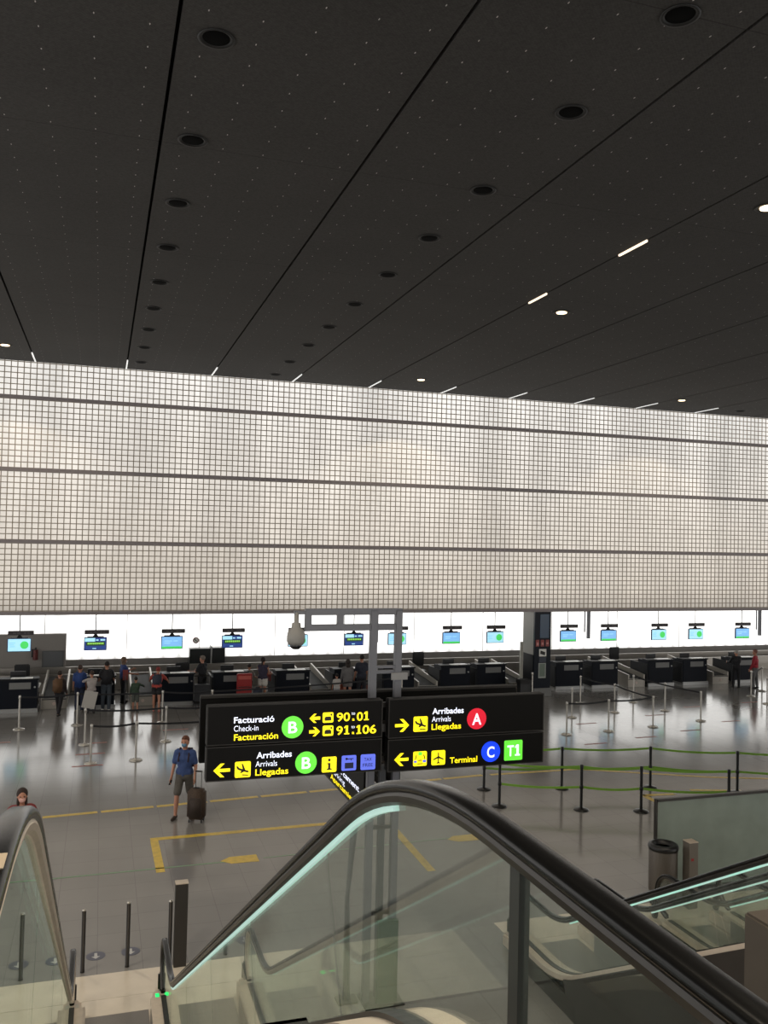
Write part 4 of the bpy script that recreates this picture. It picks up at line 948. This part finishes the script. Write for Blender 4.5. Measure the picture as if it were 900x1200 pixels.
# walking man with suitcase
man, aj, dz = person('man in blue T-shirt and grey shorts walking with a suitcase, blue mask', (1.80, 18.75, 0), -.4, 1.70, arms=((-6, 12, 32), (2, 12, 20)), legs=((-14, 34), (24, 14)), shirt=(52, 72, 118), bottom='short', bcol=(84, 80, 74), hcol=(98, 58, 40), shoe=(58, 46, 40), mask=(96, 140, 170), bag=(42, 28, 38), vox=.0085)
ph = box('mobile_phone', -.02, .02, -.006, .006, 0, .13, DPLAS); pw = aj[1][4]+dz; Mz = Matrix.Rotation(-.4, 4, 'Z')
ph.location = Vector((1.80, 18.75, 0))+(Mz @ (pw+aj[1][3]*.02-Vector((0.02, 0, .06)))); ph.rotation_euler = (.5, .3, 0); tag(ph, 'dark phone held in the hand of the man in blue', 'phone')
su = thing('suitcase', 'brown soft trolley suitcase pulled by the man in blue', 'suitcase', (2.02, 18.3, 0), -.4); su.scale = (.86, .9, 1.02)
bm = bmesh.new(); bm_box(bm, -.21, .21, -.13, .13, .06, .66, .05); link('case_body', bm, mat('suitcase_brown', (66, 50, 38), .7, bump=.4, bscale=25, var=.3), su, True)
bm = bmesh.new(); bm_box(bm, -.16, .16, -.165, -.12, .12, .5, .03); link('front_pocket', bm, mat('suitcase_dark', (50, 38, 30), .7, var=.2), su, True)
for x in (-.15, .15):
    bm = bmesh.new(); bm_cyl(bm, (x-.015, .09, .045), (x+.015, .09, .045), .045, seg=16); link('wheel', bm, DPLAS, su)
    bm = bmesh.new(); bm_cyl(bm, (x, -.09, 0), (x, -.09, .06), .018, seg=8); link('foot', bm, DPLAS, su)
bm = bmesh.new()
for x in (-.07, .07): bm_cyl(bm, (x, .1, .62), (x, .1, .98), .008, seg=8)
bm_box(bm, -.09, .09, .085, .115, .97, 1.0, .008); link('pull_handle', bm, DSTEEL, su)
bm = bmesh.new(); bm_box(bm, -.07, .07, -.02, .02, .67, .69, .008); link('carry_handle', bm, DPLAS, su)
person('woman with long dark hair, red top and pale mask behind the left handrail', (-1.14, 15.7, 0), .12, 1.62, arms=((20, 25, 40), (20, 25, 40)), shirt=(120, 40, 42), sleeve='long', bcol=(40, 44, 60), hair='long', hcol=(44, 30, 24), mask=(206, 160, 150), hair_len=.34)
R180 = PI
person('person in brown jacket with orange-blue backpack walking left of the second counter', (-1.15, 29.55, 0), PI*.9, 1.58, legs=((22, 12), (-20, 10)), shirt=(50, 38, 36), sleeve='long', bcol=(22, 20, 24), bag=(92, 66, 42), shoe=(40, 36, 34), mask=None)
person('person in blue top at the left end of the second counter', (-.55, 30.05, 0), PI, 1.66, shirt=(48, 72, 128), bottom='long', bcol=(34, 40, 62), bag=(40, 66, 124), hcol=(60, 42, 34), shoe=(120, 116, 110))
person('person in white top leaning on the second counter beside the one in blue', (-.18, 29.7, 0), PI*1.1, 1.5, arms=((70, 20, 20), (60, 10, 20)), shirt=(168, 160, 156), bcol=(36, 36, 46), sleeve='long', hcol=(60, 44, 36))
person('man in black T-shirt and jeans seen from behind at the second counter', (.28, 30.0, 0), PI, 1.78, arms=((20, 12, 50), (20, 12, 50)), shirt=(24, 24, 28), bcol=(62, 70, 78), hcol=(26, 20, 18), shoe=(190, 188, 182), bag=(26, 26, 30))
person('woman in blue uniform standing beside the conveyor left of third counter', (.84, 31.3, 0), PI*.6, 1.72, arms=((40, 10, 60), (30, 10, 50)), shirt=(40, 60, 112), sleeve='short', bcol=(22, 24, 34), hair='long', hcol=(110, 88, 72), mask=(170, 175, 180))
person('small child in green holding the hand of the woman in red', (1.2, 29.75, 0), PI, 1.22, arms=((10, 10, 20), (60, 40, 10)), shirt=(52, 70, 54), bottom='short', bcol=(74, 78, 72), hcol=(42, 40, 34), sleeve='long')
person('woman in coral top and black shorts bending at the third counter', (1.86, 29.55, 0), PI*.95, 1.66, arms=((50, 25, 20), (50, 30, 10)), lean=32, shirt=(168, 66, 56), bottom='mini', bcol=(24, 22, 26), hair='short', hcol=(120, 40, 36), bag=(48, 52, 66), shoe=(180, 110, 100))
person('man in black T-shirt and shorts with a trolley between third and fourth counters', (3.46, 30.75, 0), PI*1.25, 1.8, arms=((30, 5, 60), (30, 5, 60)), shirt=(28, 28, 32), bottom='short', bcol=(22, 22, 26), hcol=(120, 110, 100), shoe=(60, 58, 56))
person('child in pale top behind the woman in white shorts', (5.12, 30.9, 0), PI*.8, 1.4, shirt=(150, 148, 140), bcol=(34, 40, 60), hcol=(30, 24, 22), arms=((30, 10, 40), (30, 10, 40)))
person('woman in dark halter top and white shorts right of the red stand', (5.5, 30.3, 0), PI*.85, 1.76, arms=((35, 8, 50), (20, 8, 60)), shirt=(50, 44, 62), sleeve='none', bottom='mini', bcol=(196, 192, 184), hair='tail', hcol=(36, 26, 22), shoe=(170, 130, 110))
person('woman in grey dress with long dark hair at the sixth counter', (8.42, 29.7, 0), PI, 1.7, shirt=(100, 98, 98), sleeve='long', bottom='mini', bcol=(104, 100, 98), hair='long', hcol=(40, 30, 26), hair_len=.36)
person('man in dark blue shirt beside the woman in grey', (8.98, 29.85, 0), PI, 1.84, shirt=(32, 36, 50), sleeve='short', bcol=(28, 30, 38), hcol=(24, 20, 18), shoe=(80, 60, 54))
person('small child in white top left of the woman in grey', (8.0, 29.6, 0), PI, 1.15, shirt=(176, 172, 168), bottom='short', bcol=(150, 150, 152), hcol=(28, 24, 24))
person('person in red jacket at the right edge of view', (25.8, 29.4, 0), PI*1.2, 1.76, shirt=(150, 34, 48), sleeve='long', bcol=(96, 96, 96), hcol=(120, 80, 70))
person('person in black with grey hair beside the person in red', (25.15, 29.75, 0), PI*.9, 1.7, shirt=(24, 24, 28), sleeve='long', bcol=(22, 22, 26), hcol=(150, 146, 140), arms=((40, 10, 40), (40, 10, 40)))
def bag(name, x, y, w, d, h, col, label, cat):
    o = thing(name, label, cat, (x, y, 0)); bm = bmesh.new(); bm_box(bm, -w/2, w/2, -d/2, d/2, .05, h, .04); link('case_body', bm, mat('bag_%d_%d_%d' % col, col, .6, var=.1), o, True)
    bm = bmesh.new(); bm_cyl(bm, (-w/2+.04, 0, .035), (-w/2+.06, 0, .035), .035); bm_cyl(bm, (w/2-.06, 0, .035), (w/2-.04, 0, .035), .035); link('wheels', bm, DPLAS, o)
    bm = bmesh.new(); bm_box(bm, -.08, .08, -.015, .015, h-.005, h+.04, .01); link('handle', bm, DPLAS, o)
bag('suitcase', 8.2, 30.05, .34, .22, .62, (132, 62, 36), 'orange suitcase behind the woman in grey', 'suitcase')
bag('suitcase', 9.25, 30.15, .34, .22, .55, (92, 50, 42), 'reddish brown suitcase right of the man in dark blue', 'suitcase')
bag('suitcase', 5.27, 29.95, .3, .22, .6, (30, 36, 56), 'dark blue suitcase between the red stand and the woman in white shorts', 'suitcase')
tr = thing('luggage_trolley', 'dark luggage trolley by the man in black shorts', 'trolley', (3.4, 30.0, 0))
box('platform', -.3, .3, -.4, .3, .14, .2, DPLAS, tr, .01)
bm = bmesh.new()
for x in (-.26, .26): bm_cyl(bm, (x, .3, .18), (x, .4, 1.0), .018, seg=8)
bm_cyl(bm, (-.26, .4, 1.0), (.26, .4, 1.0), .02, seg=8); link('push_bar', bm, DSTEEL, tr)
for x, y in ((-.26, -.35), (.26, -.35), (-.26, .28), (.26, .28)):
    bm = bmesh.new(); bm_cyl(bm, (x-.02, y, .07), (x+.02, y, .07), .07, seg=14); link('wheel', bm, DPLAS, tr)
box('basket', -.26, .26, .05, .3, .2, .75, mat('basket_dark', (34, 34, 38), .6), tr)

# ---------------------------------------------------------------- light and world
w = bpy.data.worlds.new('world'); bpy.context.scene.world = w; w.use_nodes = True
bg = w.node_tree.nodes['Background']; bg.inputs[0].default_value = (1, .98, .95, 1); bg.inputs[1].default_value = 1.5
vs = bpy.context.scene.view_settings; vs.view_transform = 'Standard'; vs.look = 'None'; vs.gamma = 1; vs.exposure = 0
vs.use_curve_mapping = False
